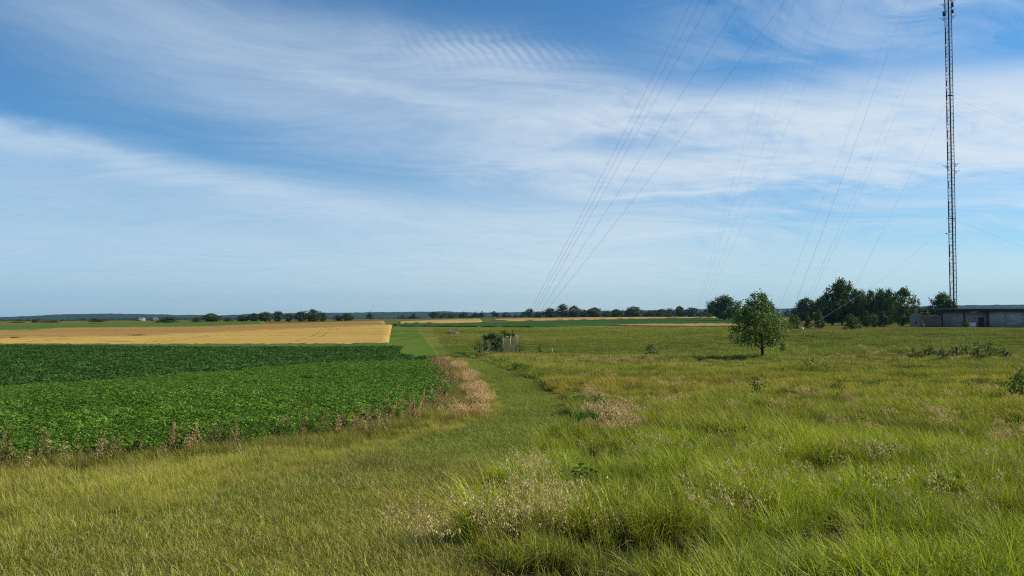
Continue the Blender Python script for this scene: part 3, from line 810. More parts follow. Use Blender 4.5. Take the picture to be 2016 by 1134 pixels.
s_ = rng.uniform(0, 1, 2600) * seg[-1]; x = np.interp(s_, seg, ln[:, 0]) + rng.normal(.1, .4, 2600); y = np.interp(s_, seg, ln[:, 1]) + rng.normal(-.35, .4, 2600)
scatter('edge_grass', mid_m, x, y, rng.uniform(.7, 1.15, len(x)), rng.uniform(.5, .9, (len(x), 1)) * np.array([.95, 1, .9]), 'taller darker grass at the margin of the beans', 'grass', rz=rng.normal(0, .7, len(x)))
# broad-leaved weeds in the meadow
x, y = blobs([(1850, 772, 4.5, 3.5, 240), (1690, 785, 3.5, 2.5, 90), (1590, 735, 4.5, 4, 120), (1760, 735, 4, 4, 60), (1230, 745, 2.4, 3, 30), (1500, 950, 3.0, 2.6, 8), (1850, 930, 2.6, 2.6, 7), (1290, 712, 2, 3, 30), (1170, 765, 1.5, 2.5, 24)])
scatter('meadow_weeds', weed_m, x, y, rng.uniform(.4, .85, len(x)), rng.uniform(.6, 1.15, (len(x), 1)) * np.array([1.35, 1.05, 1]), 'patches of broad leaved weeds in the meadow', 'weeds')

# bank of taller green growth along the right side of the path
k_ = rng.uniform(6.2, len(PATH_R) - 1.001, 900); i_ = k_.astype(int); f_ = (k_ - i_)[:, None]
P_ = PATH_R[i_] * (1 - f_) + PATH_R[i_ + 1] * f_
x, y = P_[:, 0] + np.abs(rng.normal(.12, .35, 900)), P_[:, 1] + rng.normal(0, .2, 900)
bn = fnoise(x, y, 2.5, 83); x, y, bn = cut((bn > .36), x, y, bn)
scatter('bank_weeds', weed_m + tall_m[:3], x, y, rng.uniform(.45, .8, len(x)) * (.5 + .8 * bn), rng.uniform(.6, 1.05, (len(x), 1)) * np.array([.95, 1, 1]), 'dark green bank of weeds along the right side of the path', 'weeds')

# ------------------------------------------------------------------ beans
nrm = np.array([d_soy[1], -d_soy[0]]); o0 = soy_edge[-5]
def rows(rmin, rmax, pitch, step, amin=-46):
    u = np.arange(-130, 125, step); v = np.arange(-115, 6, pitch)
    U, Vv = np.meshgrid(u, v); U = U + rng.uniform(-.5, .5, U.shape) * step; Vv = Vv + rng.normal(0, .05, Vv.shape)
    x = o0[0] + U * d_soy[0] + Vv * nrm[0]; y = o0[1] + U * d_soy[1] + Vv * nrm[1]
    x, y = x.ravel(), y.ravel(); r = np.hypot(x, y); a = np.degrees(np.arctan2(x, y))
    m = (r > rmin) & (r < rmax) & (a > amin) & (y > 2) & inside(SOY, x, y)
    return x[m], y[m]
x, y = rows(3, 30, .56, .20)
sn = fnoise(x, y, 4, 51)
scatter('soybean_field', soy_m, x, y, rng.uniform(.72, 1.1, len(x)) * (.8 + .35 * sn), rng.uniform(.7, 1.35, (len(x), 1)) * (1 + .5 * (sn[:, None] - .5)) * np.array([1.05, 1.05, 1]), 'rows of leafy green soybeans in the left middle ground', 'soybeans', tilt=rng.normal(0, .08, (len(x), 2)))
x, y = rows(30, 66, .62, .42)
a_ = np.degrees(np.arctan2(x, y)); r_ = np.hypot(x, y); x, y = cut(r_ < np.interp(a_, [-46, -30, -20, -9, -5], [44, 46, 52, 60, 62]), x, y)
sn = fnoise(x, y, 6, 52)
scatter('soybean_crest', soy_m2, x, y, rng.uniform(.75, 1.05, len(x)) * .95, rng.uniform(.85, 1.2, (len(x), 1)) * (1 + .3 * (sn[:, None] - .5)) * np.array([1.05, 1.03, 1]), 'soybeans on the crest of the left field', 'soybeans')
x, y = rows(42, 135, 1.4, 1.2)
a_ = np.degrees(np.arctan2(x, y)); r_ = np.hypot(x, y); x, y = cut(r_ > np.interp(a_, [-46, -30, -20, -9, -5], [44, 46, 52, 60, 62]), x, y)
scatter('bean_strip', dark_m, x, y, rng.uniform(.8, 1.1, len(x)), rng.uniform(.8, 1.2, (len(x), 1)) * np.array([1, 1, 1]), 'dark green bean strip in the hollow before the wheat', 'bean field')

# ------------------------------------------------------------------ distant hills and woods
hp = np.array([(-900, 628), (-300, 626), (0, 624.5), (60, 622.5), (110, 620), (220, 618), (330, 619), (350, 620.5), (430, 621), (500, 617.5), (600, 617), (700, 616), (780, 614.5), (880, 614), (960, 615.5), (1030, 614), (1150, 613), (1400, 609), (1550, 607.5), (1700, 605), (1850, 602), (1950, 601), (2016, 600), (2600, 598)], float)
ha = np.radians(np.arange(-50, 50, .06)); hr = np.concatenate([np.linspace(3600, 5600, 12), [5750, 5900, 6100, 6500, 7000]])
pxs = 1008 + F * np.tan(ha); tops = np.interp(pxs, hp[:, 0], hp[:, 1])
HV = []
for r in hr:
    lift = np.clip((r - 3600) / 2150, 0, 1); lift = lift * lift * (3 - 2 * lift)
    ztop = EYE + (618 - tops) / F * 5750 * np.cos(ha)
    bx, by = r * np.sin(ha), r * np.cos(ha)
    zt = -26.5 + (ztop + 26) * lift + lift * (fnoise(bx, by, 260, 61) - .5) * 9 + (fnoise(bx, by, 40, 63) - .4) * 7 * (lift > .05)
    zt = zt - np.clip(r - 6000, 0, 1000) * .03
    HV.append(np.stack([bx, by, zt], 1))
k = len(ha); i = np.arange(len(hr) - 1)[:, None] * k + np.arange(k - 1)[None]
M_hills = sheet_mat('wooded_hills', (.016, .030, .014), (.022, .038, .016), (.035, .055, .024), .004, .012, stretch=(1, 1, 1), fine=.03, fa=.3)
hills = obj('hills', mesh('hills', np.concatenate(HV), np.stack([i, i + 1, i + k + 1, i + k], -1).reshape(-1, 4), M_hills))
tag(hills, kind='structure')

# ------------------------------------------------------------------ trees
def crown_mesh(name, r, n_clump, per, leaf, prof, z0, z1, col, spread=.085, core=.35, droop=0.0, cvar=.3, mat=None, aspect=.62, bare=0.0):
    """Leaves in clumps through a crown whose radius at height z is prof(t)."""
    a = r.uniform(0, 6.283, n_clump); t = r.uniform(0, 1, n_clump)
    w = np.array([prof(v) for v in t]); keep = r.uniform(0, w.max(), n_clump) < w + .05 * w.max()
    a, t, w = a[keep], t[keep], w[keep]
    rad = w * np.sqrt(r.uniform(core ** 2, 1, len(a)))
    wob = 1 + .22 * np.sin(2 * a + 6 * t + r.uniform(0, 6)) + .15 * np.sin(4 * a - 9 * t + r.uniform(0, 6)) + .10 * np.sin(13 * t + r.uniform(0, 6))
    rad = rad * wob
    cz = z0 + (z1 - z0) * t
    cen = np.stack([rad * np.cos(a), rad * np.sin(a), cz], 1)
    cz_ = z0 + (z1 - z0) * r.uniform(.15, .95, 5); va = r.uniform(0, 6.283, 5); vr = r.uniform(.55, 1.0, 5) * w.max()
    vd = np.linalg.norm((cen[:, None] - np.stack([vr * np.cos(va), vr * np.sin(va), cz_], 1)[None]) / np.array([w.max(), w.max(), (z1 - z0) * .5]), axis=2).min(1)
    sel = (vd > .30) | (r.uniform(size=len(vd)) < .2); a, cen = a[sel], cen[sel]
    cc = np.asarray(col) * (1 + r.uniform(-cvar, cvar, (len(a), 1)))
    n = len(a) * per
    cen = np.repeat(cen, per, 0); cc = np.repeat(cc, per, 0) * (1 + r.uniform(-.18, .18, (n, 1)))
    sc = np.repeat(r.uniform(.6, 1.35, len(a)), per)
    P = cen + r.normal(0, 1, (n, 3)) * (spread * sc)[:, None] * np.array([1, 1, .75])
    out = P - np.array([0, 0, (z0 + z1) / 2]); out /= np.linalg.norm(out, axis=1, keepdims=True) + 1e-6
    nn = out * .5 + r.normal(0, .65, (n, 3)) + np.array([0, 0, .3]); nn /= np.linalg.norm(nn, axis=1, keepdims=True)
    d = np.cross(nn, r.normal(0, 1, (n, 3))); d /= np.linalg.norm(d, axis=1, keepdims=True) + 1e-6
    s = np.cross(nn, d); L = (leaf * r.uniform(.6, 1.4, n))[:, None]
    V = np.stack([P - d * L * .5, P + s * L * aspect * .5 + nn * L * .08, P + d * L * .5, P - s * L * aspect * .5 + nn * L * .08], 1).reshape(-1, 3)
    Q = np.arange(n * 4).reshape(-1, 4)
    return mesh(name, V, Q, mat or M_tree, col=np.repeat(cc, 4, 0)), cen

def trunk_mesh(name, r, h, r0, tops, limbs, lean=(0, 0), split=.35):
    b = MB()
    k = np.linspace(0, 1, 7); pts = np.stack([lean[0] * k * h + .015 * h * np.sin(5 * k), lean[1] * k * h, k * h], 1)
    b.tube(pts, r0 * (1.15 - .95 * k ** .8), 7)
    idx = r.choice(len(tops), min(limbs, len(tops)), replace=False)
    for p in tops[idx]:
        t = np.clip(r.uniform(split, .95) * min(1, p[2] / h), .15, .97)
        s = np.array([np.interp(t, k, pts[:, i]) for i in range(3)])
        e = s + (p - s) * .92; m = (s + e) / 2 + np.array([0, 0, -.04 * h * r.uniform(-.3, 1)])
        rr = r0 * (1.15 - .95 * t ** .8) * .5
        b.tube([s, m, e], [rr, rr * .6, rr * .18], 4)
    return b.mesh(name, M_bark, True)

def p_round(t): return math.sqrt(max(0.0, 1 - (2 * t - .92) ** 2 / 1.18)) * .5
def p_poplar(t): return .5 * (min(1, t * 5) ** .6) * (1 - max(0, t - .55) ** 2 * 3.6)
def p_cone(t): return .5 * (1 - t) ** .75 * min(1, .35 + t * 5)
def p_bush(t): return .5 * math.sqrt(max(0.0, 1 - t * t * .96)) * min(1, .72 + t)
def p_broad(t): return .5 * (math.sin(math.pi * min(1, (t * .92 + .08))) ** .55)

DARK, MID, PALE = (.038, .068, .018), (.052, .090, .022), (.075, .118, .032)
LIB = {}
def lib(kind, prof, col, n, var=4, z0=.12, clumps=230, per=15, leaf=.07, spread=.055, trunk=.03):
    L = []
    for i in range(n):
        me, cen = crown_mesh('crown', rng, clumps, per, leaf, prof, z0, 1.0 - spread * .6, col, spread=spread, core=.12)
        L.append((me, trunk_mesh('trunk', rng, .8, trunk, cen, 6)))
    LIB[kind] = L
lib('round', p_round, DARK, 5)
lib('broad', p_broad, MID, 4, clumps=280)
lib('poplar', p_poplar, MID, 4, z0=.05, clumps=260)
lib('cone', p_cone, DARK, 3, z0=.04, clumps=190)
lib('bush', p_bush, MID, 4, z0=.06, clumps=190)
lib('pale', p_bush, PALE, 3, z0=.06, clumps=190)
lib('big', p_broad, (.052, .092, .022), 2, z0=.16, clumps=560, per=20, leaf=.050, spread=.045)
lib('bigpop', p_poplar, (.058, .100, .028), 3, z0=.05, clumps=480, per=18, leaf=.050, spread=.04)

def plant(kind, px, top, width, depth, name, label, category, group=None, i=None, sink=.03, parts=('crown', 'trunk')):
    x, y = at_depth(px, depth); g = hz(x, y)
    H = z_at(px, top, depth) - g; W = pix(width) * depth
    cm, tm = LIB[kind][(int(rng.integers(99)) if i is None else i) % len(LIB[kind])]
    e = empty(name, (x, y, g - sink * H), float(rng.uniform(0, 6.28)))
    e.scale = (W * 1.06, W * 1.06, H * (1 + sink))
    obj(parts[0], cm, e); obj(parts[1], tm, e)
    return tag(e, label, category, group)

ORD = ['leftmost', 'second', 'third', 'fourth', 'fifth', 'sixth', 'seventh', 'eighth', 'ninth', 'tenth', 'eleventh', 'twelfth', 'thirteenth', 'fourteenth', 'fifteenth', 'sixteenth', 'seventeenth', 'eighteenth', 'nineteenth', 'twentieth']
def row_of(items, where, group, what='tree'):
    for n, (kind, px, top, w, d) in enumerate(items):
        look = {'round': 'dark round', 'broad': 'broad green', 'poplar': 'upright', 'cone': 'pointed', 'bush': 'low bushy', 'pale': 'pale green bushy', 'big': 'large'}[kind]
        wh = ('leftmost ' if n == 0 else ORD[n] + ' from the left ')
        plant(kind, px, top, w, d, 'shrub' if kind in ('bush', 'pale') else 'tree', '%s %s, %sin %s' % (look, 'shrub' if kind in ('bush', 'pale') else 'tree', wh, where), 'shrub' if kind in ('bush', 'pale') else 'tree', group)

row_of([('bush', 35, 633, 30, 430), ('round', 69, 628.5, 13, 420), ('pale', 98, 632, 44, 430), ('pale', 190, 626.5, 36, 470), ('bush', 330, 623.5, 44, 430), ('bush', 388, 623.5, 20, 440), ('broad', 415, 617, 38, 450), ('bush', 450, 625, 20, 470), ('round', 477, 621.5, 24, 470),
        ('round', 500, 616.5, 22, 470), ('broad', 522, 614, 30, 465), ('round', 547, 611.5, 18, 460), ('round', 568, 617, 16, 460), ('round', 592, 612.5, 24, 460), ('broad', 615, 609.5, 34, 455), ('round', 636, 615.5, 16, 460), ('bush', 665, 619.5, 18, 500), ('broad', 685, 616.5, 24, 500)],
       'the gold field tree line', 'trees behind the grain fields')
row_of([('round', 855, 613.5, 20, 760), ('pale', 892, 616, 24, 760), ('round', 1043, 607.5, 17, 700), ('bush', 1060, 613, 18, 705), ('round', 1083, 606.5, 28, 700), ('broad', 1109, 598.5, 24, 690), ('broad', 1130, 602, 26, 695), ('bush', 1148, 609, 20, 700), ('broad', 1171, 605.5, 34, 690), ('bush', 1194, 610.5, 22, 690), ('round', 1213, 608.5, 24, 660),
        ('round', 1248, 603.5, 34, 690), ('bush', 1283, 611, 34, 680), ('round', 1303, 607.5, 22, 680), ('bush', 1318, 606, 22, 660), ('broad', 1337, 602.5, 20, 665), ('round', 1362, 604.5, 28, 660), ('bush', 1390, 612, 30, 660)],
       'the meadow tree line', 'trees at the back of the meadow')
plant('big', 1425, 582.5, 56, 420, 'tree', 'big round tree alone at the right end of the meadow tree line', 'tree', 'trees at the back of the meadow', 0)
plant('bush', 1458, 600, 40, 430, 'shrub', 'green shrub half hidden behind the left of the lone tree', 'shrub', 'trees at the back of the meadow')
# the grove beside the sheds
def g_(kind, px, top, w, d, label, cat='tree', name='tree', i=None): plant(kind, px, top, w, d, name, label, cat, 'trees and shrubs beside the sheds', i)
g_('big', 1588, 587, 44, 330, 'dark tree at the left end of the grove by the sheds', i=1)
g_('big', 1620, 585, 40, 325, 'dark tree between the grove edge and its tallest tree', i=0)
g_('big', 1657, 551, 58, 235, 'tallest rounded tree of the grove by the sheds', i=1)
g_('bigpop', 1695, 570, 30, 230, 'upright grey green tree right beside the tallest grove tree', i=0)
g_('bigpop', 1714, 571, 26, 232, 'upright tree second in the grove row of narrow crowns', i=1)
g_('bigpop', 1733, 569, 28, 228, 'upright tree third in the grove row of narrow crowns', i=2)
g_('bigpop', 1750, 568, 28, 226, 'upright tree at the right end of the narrow crown row', i=0)
g_('bigpop', 1778, 567, 46, 195, 'tall dark full tree at the right end of the grove', i=1)
g_('big', 1638, 598, 56, 240, 'low dark tree filling the grove left of its tallest tree', i=0)
g_('big', 1704, 584, 60, 240, 'dark tree filling the grove behind the left narrow crowns', i=1)
g_('big', 1744, 582, 54, 238, 'dark tree filling the grove behind the right narrow crowns', i=0)
g_('big', 1857, 577, 42, 240, 'round tree rising behind the long building near the mast', i=0)
g_('bush', 1815, 602, 50, 260, 'low dark shrubs behind the white shed', 'shrub', 'shrub')
g_('bush', 1563, 620, 24, 170, 'dark rounded shrub right beside the lone tree', 'shrub', 'shrub')
g_('cone', 1590, 612, 18, 172, 'young pointed tree with bare trunk left of its twin')
g_('cone', 1612, 608, 24, 170, 'young pointed tree right of its slimmer twin')
g_('bush', 1677, 618, 32, 150, 'grey green bush in front of the tallest grove tree', 'shrub', 'shrub')
g_('cone', 1706, 611, 26, 185, 'small dark pointed tree in front of the narrow crowns')
g_('pale', 1720, 617, 18, 180, 'pale silvery bush in front of the narrow crowns', 'shrub', 'shrub')
g_('cone', 1738, 611, 26, 178, 'small pointed tree left of the tall dark tree')
g_('bush', 1900, 629, 16, 158, 'small shrub growing against the long building', 'shrub', 'shrub')

# the lone tree
tx, ty = at_depth(1500, 62.0); tg = hz(tx, ty)
lone = empty('tree', (tx, ty, tg - .08))
TH = z_at(1487, 566, 62.0) - tg
def p_lone(t):
    return np.interp(t, [0, .06, .2, .45, .7, .88, 1.0], [.95, 1.62, 2.10, 2.00, 1.42, .80, .30])
cm, cen = crown_mesh('crown', rng, 440, 26, .15, p_lone, TH * .22, TH * .93, (.092, .155, .028), spread=.21, core=.25, cvar=.38)
# the crown hangs a little to the left of the trunk
me = cm; co = np.empty(len(me.vertices) * 3, np.float32); me.vertices.foreach_get('co', co); co = co.reshape(-1, 3)
co[:, 0] += -.18 - .05 * (co[:, 2] - TH * .5) - .24 * np.clip(1 - co[:, 2] / (TH * .45), 0, 1)
CV = [co]; CC = [np.empty(len(co) * 4, np.float32)]; me.attributes['bcol'].data.foreach_get('color', CC[0])
for dx_, hh in ((-.75, .985), (.25, .975), (.78, .86), (-1.55, .70), (1.8, .34)):
    e_, _ = crown_mesh('leader', rng, 14, 16, .12, lambda t: .22 * (1.1 - t), TH * (hh - .2), TH * hh, (.05, .09, .02), spread=.07)
    v = np.empty(len(e_.vertices) * 3, np.float32); e_.vertices.foreach_get('co', v); c = np.empty(len(e_.vertices) * 4, np.float32); e_.attributes['bcol'].data.foreach_get('color', c)
    CV.append(v.reshape(-1, 3) + np.array([dx_ * .9, 0, 0])); CC.append(c); bpy.data.meshes.remove(e_)
CV = np.concatenate(CV); bpy.data.meshes.remove(me)
obj('crown', mesh('crown', CV, np.arange(len(CV)).reshape(-1, 4), M_tree, col=np.concatenate(CC).reshape(-1, 4)[:, :3]), lone)
obj('trunk', trunk_mesh('trunk', rng, TH * .86, .125, cen + np.array([-.15, 0, 0]), 22, lean=(-.06, 0), split=.3), lone)
tag(lone, 'lone leafy young tree with leaning dark trunk in the right meadow', 'tree')

# shrubs and saplings in the meadow
def shrub(px, base_py, top, w, name, label, cat, group=None, col=(.055, .10, .022), leaf=.09, clumps=46, per=12, depth=None, extra=0.0, prof=p_bush, mat=None):
    x, y = ground_at(px, base_py) if depth is None else at_depth(px, depth)
    g = hz(x, y); H = z_at(px, top, y) - g; W = pix(w) * y
    me, cen = crown_mesh('foliage', rng, clumps, per, leaf, lambda t: prof(t) * W, H * .18, H * .95, col, spread=.09 * max(W, H), core=.2, cvar=.35)
    e = empty(name, (x, y, g - .02))
    obj('foliage', me, e)
    obj('stem', trunk_mesh('stem', rng, H * .75, .018 + .01 * H, cen, 9, split=.1), e)
    return tag(e, label, cat, group)
shrub(1283, 705, 676, 26, 'sapling', 'small dark sapling standing alone left of the lone tree', 'sapling', leaf=.10)
shrub(1492, 790, 737, 44, 'bush', 'small leafy bush in the grass below the lone tree', 'bush', leaf=.07, col=(.06, .105, .03))
shrub(2012, 800, 722, 66, 'bush', 'bright green bush cut by the right edge', 'bush', leaf=.085, col=(.085, .135, .028), clumps=80)
shrub(1600, 732, 710, 80, 'bush', 'low wide green bush in the meadow right of the lone tree', 'bush', leaf=.10, col=(.05, .105, .025))
shrub(1062, 0, 678, 10, 'sapling', 'thin sapling right of the wire pen', 'sapling', depth=86, leaf=.12, clumps=12)
for n, (px, top, w) in enumerate([(1800, 683, 36), (1828, 684, 30), (1856, 686, 34), (1880, 680, 34), (1903, 677, 34), (1925, 674, 36), (1948, 672, 30), (1962, 682, 34), (1978, 690, 24)]):
    shrub(px, 0, top, w, 'sumac', 'olive shrub, %s in the clump right of the lone tree' % (ORD[n] if n == 0 else ORD[n] + ' from the left'), 'shrub', 'clump of leafy shrubs in the right meadow', depth=60 + 3 * math.sin(n * 2.1), leaf=.14, col=(.075, .105, .030), clumps=26, per=12)
fx, fy = ground_at(690, 862)
fl = empty('yellow_flowers', (fx, fy, hz(fx, fy)))
b = MB()
for _ in range(9):
    a, r_ = rng.uniform(0, 6.28), rng.uniform(0, .16); b.tube([(r_ * math.cos(a) * .3, r_ * math.sin(a) * .3, 0), (r_ * math.cos(a), r_ * math.sin(a), .55)], [.004, .003], 4)
b.build('stem', plain('flower_stem', (.08, .12, .03)), fl)
b = MB()
for _ in range(16):
    a, r_, zz_ = rng.uniform(0, 6.28), rng.uniform(0, .17), rng.uniform(.36, .62); c0 = np.array([r_ * math.cos(a), r_ * math.sin(a), zz_])
    ring = [c0 + .034 * np.array([math.cos(q * 6.283 / 8) * (1 if q % 2 else .55), math.sin(q * 6.283 / 8) * (1 if q % 2 else .55), rng.normal(.15, .2)]) for q in range(8)]
    b.add([c0] + ring, T=[(0, 1 + q, 1 + (q + 1) % 8) for q in range(8)])
b.build('blossom', plain('yellow_petals', (.75, .52, .02), var=.2), fl)
tag(fl, 'yellow flowering weed at the edge of the beans', 'flowers')

# far-off woods in the valley: a mass nobody could count
x, y = wedge(9000, 900, 3400, -44, 44)
r_, a_ = np.hypot(x, y), np.degrees(np.arctan2(x, y))
wn = fnoise(x, y, 420, 71); x, y = cut((wn > .50) | (r_ > 2600) & (wn > .4), x, y)
wood_m = [crown_mesh('wood_crown', rng, 34, 9, 1.7, lambda t: p_round(t) * 9, .5, 10, (.035, .062, .02), spread=.8, mat=M_wood_i)[0] for _ in range(4)]
scatter('far_wood', wood_m, x, y, rng.uniform(.6, 1.15, len(x)), rng.uniform(.7, 1.3, (len(x), 1)) * np.array([1, 1, 1]), 'hazy far off woods between the fields and the hills', 'woods')

# ------------------------------------------------------------------ mast
M_steel = plain('mast_steel', (.020, .026, .042), .8, .0, var=.3, scale=.4)
M_cable = plain('black_cable', (.018, .019, .022), .6, var=.2)
M_guy = plain('guy_steel', (.07, .08, .10), .5, .5, var=.2)
MD = 186.0
mx, my = at_depth(1877.5, MD); mg = hz(mx, my)
mast = empty('radio_mast', (mx, my, mg), math.atan2(-mx, my) * 1.0)
tag(mast, 'tall slender lattice radio mast behind the long building', 'radio mast')
MH = 188.0; hw = .70
legs = [(-hw, .25), (.08, -.68), (hw, .42)]
for lx, ly in legs:
    b = MB(); b.tube([(lx, ly, 0), (lx, ly, MH)], .075, 8); b.build('leg', M_steel, mast)
b = MB(); n = int(MH / .85)
for i in range(n):
    z0_, z1_ = i * .85 + .3, i * .85 + 1.15
    for (p, q) in ((0, 1), (2, 0)):
        A_, B_ = legs[p], legs[q]
        b.tube([(*A_, z0_), (*B_, z0_)], .026, 4, False)
        b.tube([(*(A_ if i % 2 else B_), z0_), (*(B_ if i % 2 else A_), z1_)], .026, 4, False)
tag(b.build('bracing', M_steel, mast), kind='stuff')
b = MB()
for z_ in np.arange(.3, MH, .42): b.tube([(*legs[1], z_), (*legs[2], z_)], .028, 4, False)
tag(b.build('ladder_rungs', M_steel, mast), kind='stuff')
for k_, (cx_, cy_, cr) in enumerate(((.02, -.62, .085), (.17, -.58, .07), (.10, -.52, .07))):
    b = MB(); b.tube([(cx_, cy_, .2), (cx_, cy_, MH - 6)], cr, 6); b.build('cable', M_cable, mast)
b = MB()
zc = .5
while zc < MH - 8:
    l_ = rng.uniform(1.2, 4.5); b.tube([(-hw + .12, .15, zc), (-hw + .12, .15, zc + l_)], .07, 5); zc += l_ + rng.uniform(.6, 3.0)
tag(b.build('cable_sleeve', M_cable, mast), kind='stuff')
def mz(py): return z_at(1877, py, MD) - mg
def arm(py, side, l=1.1, up=.35):
    z_ = mz(py); lx, ly = legs[0] if side < 0 else legs[2]; b = MB()
    b.tube([(lx, ly, z_), (lx + side * l, ly - .2, z_ + up)], .04, 5); b.tube([(lx, ly, z_ - .5), (lx + side * l * .7, ly - .15, z_ + .1)], .035, 5); b.tube([(lx + side * l * .25, ly, z_ - .4), (lx + side * l * .25, ly, z_ + .5)], .05, 5)
    b.build('antenna_arm', M_steel, mast)
for py, sd in ((327, -1), (325, 1), (339, 1), (36, -1), (34, 1), (8, -1), (4, 1), (-60, -1), (-90, 1)): arm(py, sd)
for py, sd, hh in ((26, -1, 1.1), (11, 1, 1.0), (24, 1, .8)):
    z_ = mz(py); b = MB(); lx = (legs[0] if sd < 0 else legs[2])[0]
    b.box(lx + sd * .25 - .22, lx + sd * .25 + .22, -.2, .15, z_ - hh / 2, z_ + hh / 2); b.tube([(lx, 0, z_), (lx + sd * .25, 0, z_)], .05, 5)
    b.build('panel_antenna', M_cable, mast)
z_ = mz(459); b = MB(); b.tube([(-hw, .25, z_ - .3), (-hw - .55, .1, z_ - .1)], .02, 4); b.tube([(-hw - .75, .1, z_), (-hw - .35, .1, z_ - .02)], [.07, .13], 6); b.build('side_speck', M_cable, mast)  # dark bird-like speck beside the leg, hung on an added bracket
for py in (188, 430):
    z_ = mz(py); b = MB()
    for p, q in ((0, 1), (1, 2), (2, 0)): b.tube([(*legs[p], z_), (*legs[q], z_)], .07, 5)
    b.tube([(-hw - .3, .25, z_ + .05), (hw + .3, .45, z_ + .05)], .05, 5); b.build('guy_collar', M_steel, mast)
b = MB(); b.box(-1.4, 1.4, -1.2, 1.2, -.3, .3); b.build('footing', plain('mast_concrete', (.35, .34, .32)), mast)

def guy(a, top_z, rad, label, group, sag=.012, top=None):
    p = np.array(a, float); q = np.array(top if top is not None else (mx, my, top_z), float)
    t = np.linspace(0, 1, 26)[:, None]; L_ = np.linalg.norm(q - p)
    P = p * (1 - t) + q * t; P[:, 2] -= (4 * sag * L_ * t * (1 - t))[:, 0]
    b = MB(); b.tube(P - p, rad, 5)
    return tag(b.build('guy_wire', M_guy, None, tuple(p)), label, 'guy wire', group)
def level(py0, px0, py1, px1, px_t=1850):
    """Height on the mast that a wire drawn through two photograph points leads to."""
    py = py0 + (py1 - py0) * (px_t - px0) / (px1 - px0)
    return EYE + (618 - py) / F * MD
gx1, gy1 = at_depth(1024, 205.0); GA = (gx1, gy1, hz(gx1, gy1) + .3)
for n, (pt, lab) in enumerate(((1332, 'steepest guy wire of the left fan of five'), (1348, 'second steepest guy wire of the left fan of five'), (1367, 'middle guy wire of the left fan of five'), (1425, 'second shallowest guy wire of the left fan of five'), (1510, 'shallowest guy wire of the left fan, nearest the mast'))):
    ax_ = 1023 + 5.0 * n; x_, y_ = at_depth(ax_, 205.0)
    guy((x_, y_, hz(x_, y_) + .4), level(618, ax_, 0, pt), .021, lab, 'guy wires of the left fan')
x_, y_ = at_depth(1362, 300.0)
for n, (pt, lab) in enumerate(((1527, 'leftmost faint guy wire descending behind the meadow trees'), (1545, 'second from left faint guy wire descending behind the meadow trees'), (1588, 'third from left faint guy wire descending behind the meadow trees'), (1634, 'rightmost faint guy wire descending behind the meadow trees'))):
    guy((x_ + n * .5, y_, hz(x_, y_)), level(605, 1362, 0, pt), .013, lab, 'faint guy wires behind the meadow trees')
x_, y_ = at_depth(1518, 140.0)
for n, (pt, lab) in enumerate(((1748, 'left guy wire coming down behind the lone tree'), (1765, 'thick dark guy wire coming down right behind the lone tree'), (1826, 'third guy wire from left coming down behind the lone tree'), (1842, 'rightmost guy wire coming down behind the lone tree'))):
    x_, y_ = at_depth((1518, 1546, 1560, 1566)[n], 140.0)
    guy((x_, y_, hz(x_, y_) + .3), min(level(618, (1518, 1546, 1560, 1566)[n], 0, pt), MH), .016 if n == 1 else .010, lab, 'guy wires behind the lone tree')
bx_, by_ = at_depth(1579, 130.0); bz_ = hz(bx_, by_)
guy((bx_, by_, bz_ + .35), mg + mz(430), .013, 'low guy wire rising from the pale marker ball to the mast', 'low guy wires of the mast', .02)
x_, y_ = at_depth(1640, 170.0)
guy((x_, y_, hz(x_, y_) + .3), mg + mz(188), .010, 'guy wire running from the grove up to the mast collar', 'low guy wires of the mast', .01)
guy((mx + 55, my - 20, hz(mx + 55, my - 20)), mg + mz(430), .011, 'low guy wire running from the mast out past the right edge', 'low guy wires of the mast', .02)
guy((mx + 60, my - 60, hz(mx + 60, my - 60)), mg + mz(188), .010, 'high guy wire leaving the mast towards the right edge', 'low guy wires of the mast', .01)
ball = MB(); th = np.linspace(0, math.pi, 9)
ball.add([(.27 * math.sin(a) * math.cos(p), .27 * math.sin(a) * math.sin(p), .27 * math.cos(a)) for a in th for p in np.linspace(0, 6.283, 12, endpoint=False)],
         [(i * 12 + j, (i + 1) * 12 + j, (i + 1) * 12 + (j + 1) % 12, i * 12 + (j + 1) % 12) for i in range(8) for j in range(12)])
be = empty('marker_ball', (bx_, by_, bz_)); tag(be, 'pale pink marker ball low in the grass right of the lone tree', 'marker ball')
o = ball.build('ball', plain('ball_plastic', (.78, .58, .52), .6, var=.1), be, (0, 0, .52), smooth=True)
b = MB(); b.tube([(0, 0, -.2), (0, 0, .3)], .03, 6); b.build('stake', M_steel, be)

# ------------------------------------------------------------------ buildings
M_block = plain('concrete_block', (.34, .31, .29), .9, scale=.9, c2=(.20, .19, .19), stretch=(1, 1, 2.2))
M_block2 = plain('pale_block', (.42, .40, .375), .9, scale=.5, c2=(.25, .235, .23), stretch=(1, 1, 3))  # paler copy of the block colour, for the wall outside the bay
M_fascia = plain('dark_fascia', (.035, .036, .045), .8, var=.3)
M_cap = plain('roof_edge_metal', (.42, .38, .34), .5, .3, var=.2)
M_white = plain('white_paint', (.72, .72, .70), .6, var=.15)
def bldg(px0, d0, px1, d1):
    a, c = np.array(at_depth(px0, d0)), np.array(at_depth(px1, d1)); v = c - a
    return a, np.linalg.norm(v), math.atan2(v[1], v[0])
a, L_, rz = bldg(1852, 172, 2130, 156)
g0 = hz(*a); Hb = z_at(1852, 608, 172) - g0
lb = empty('long_building', (a[0], a[1], g0), rz); tag(lb, 'long low grey block building with flat dark roof', 'building')
bay = pix(82) * 170
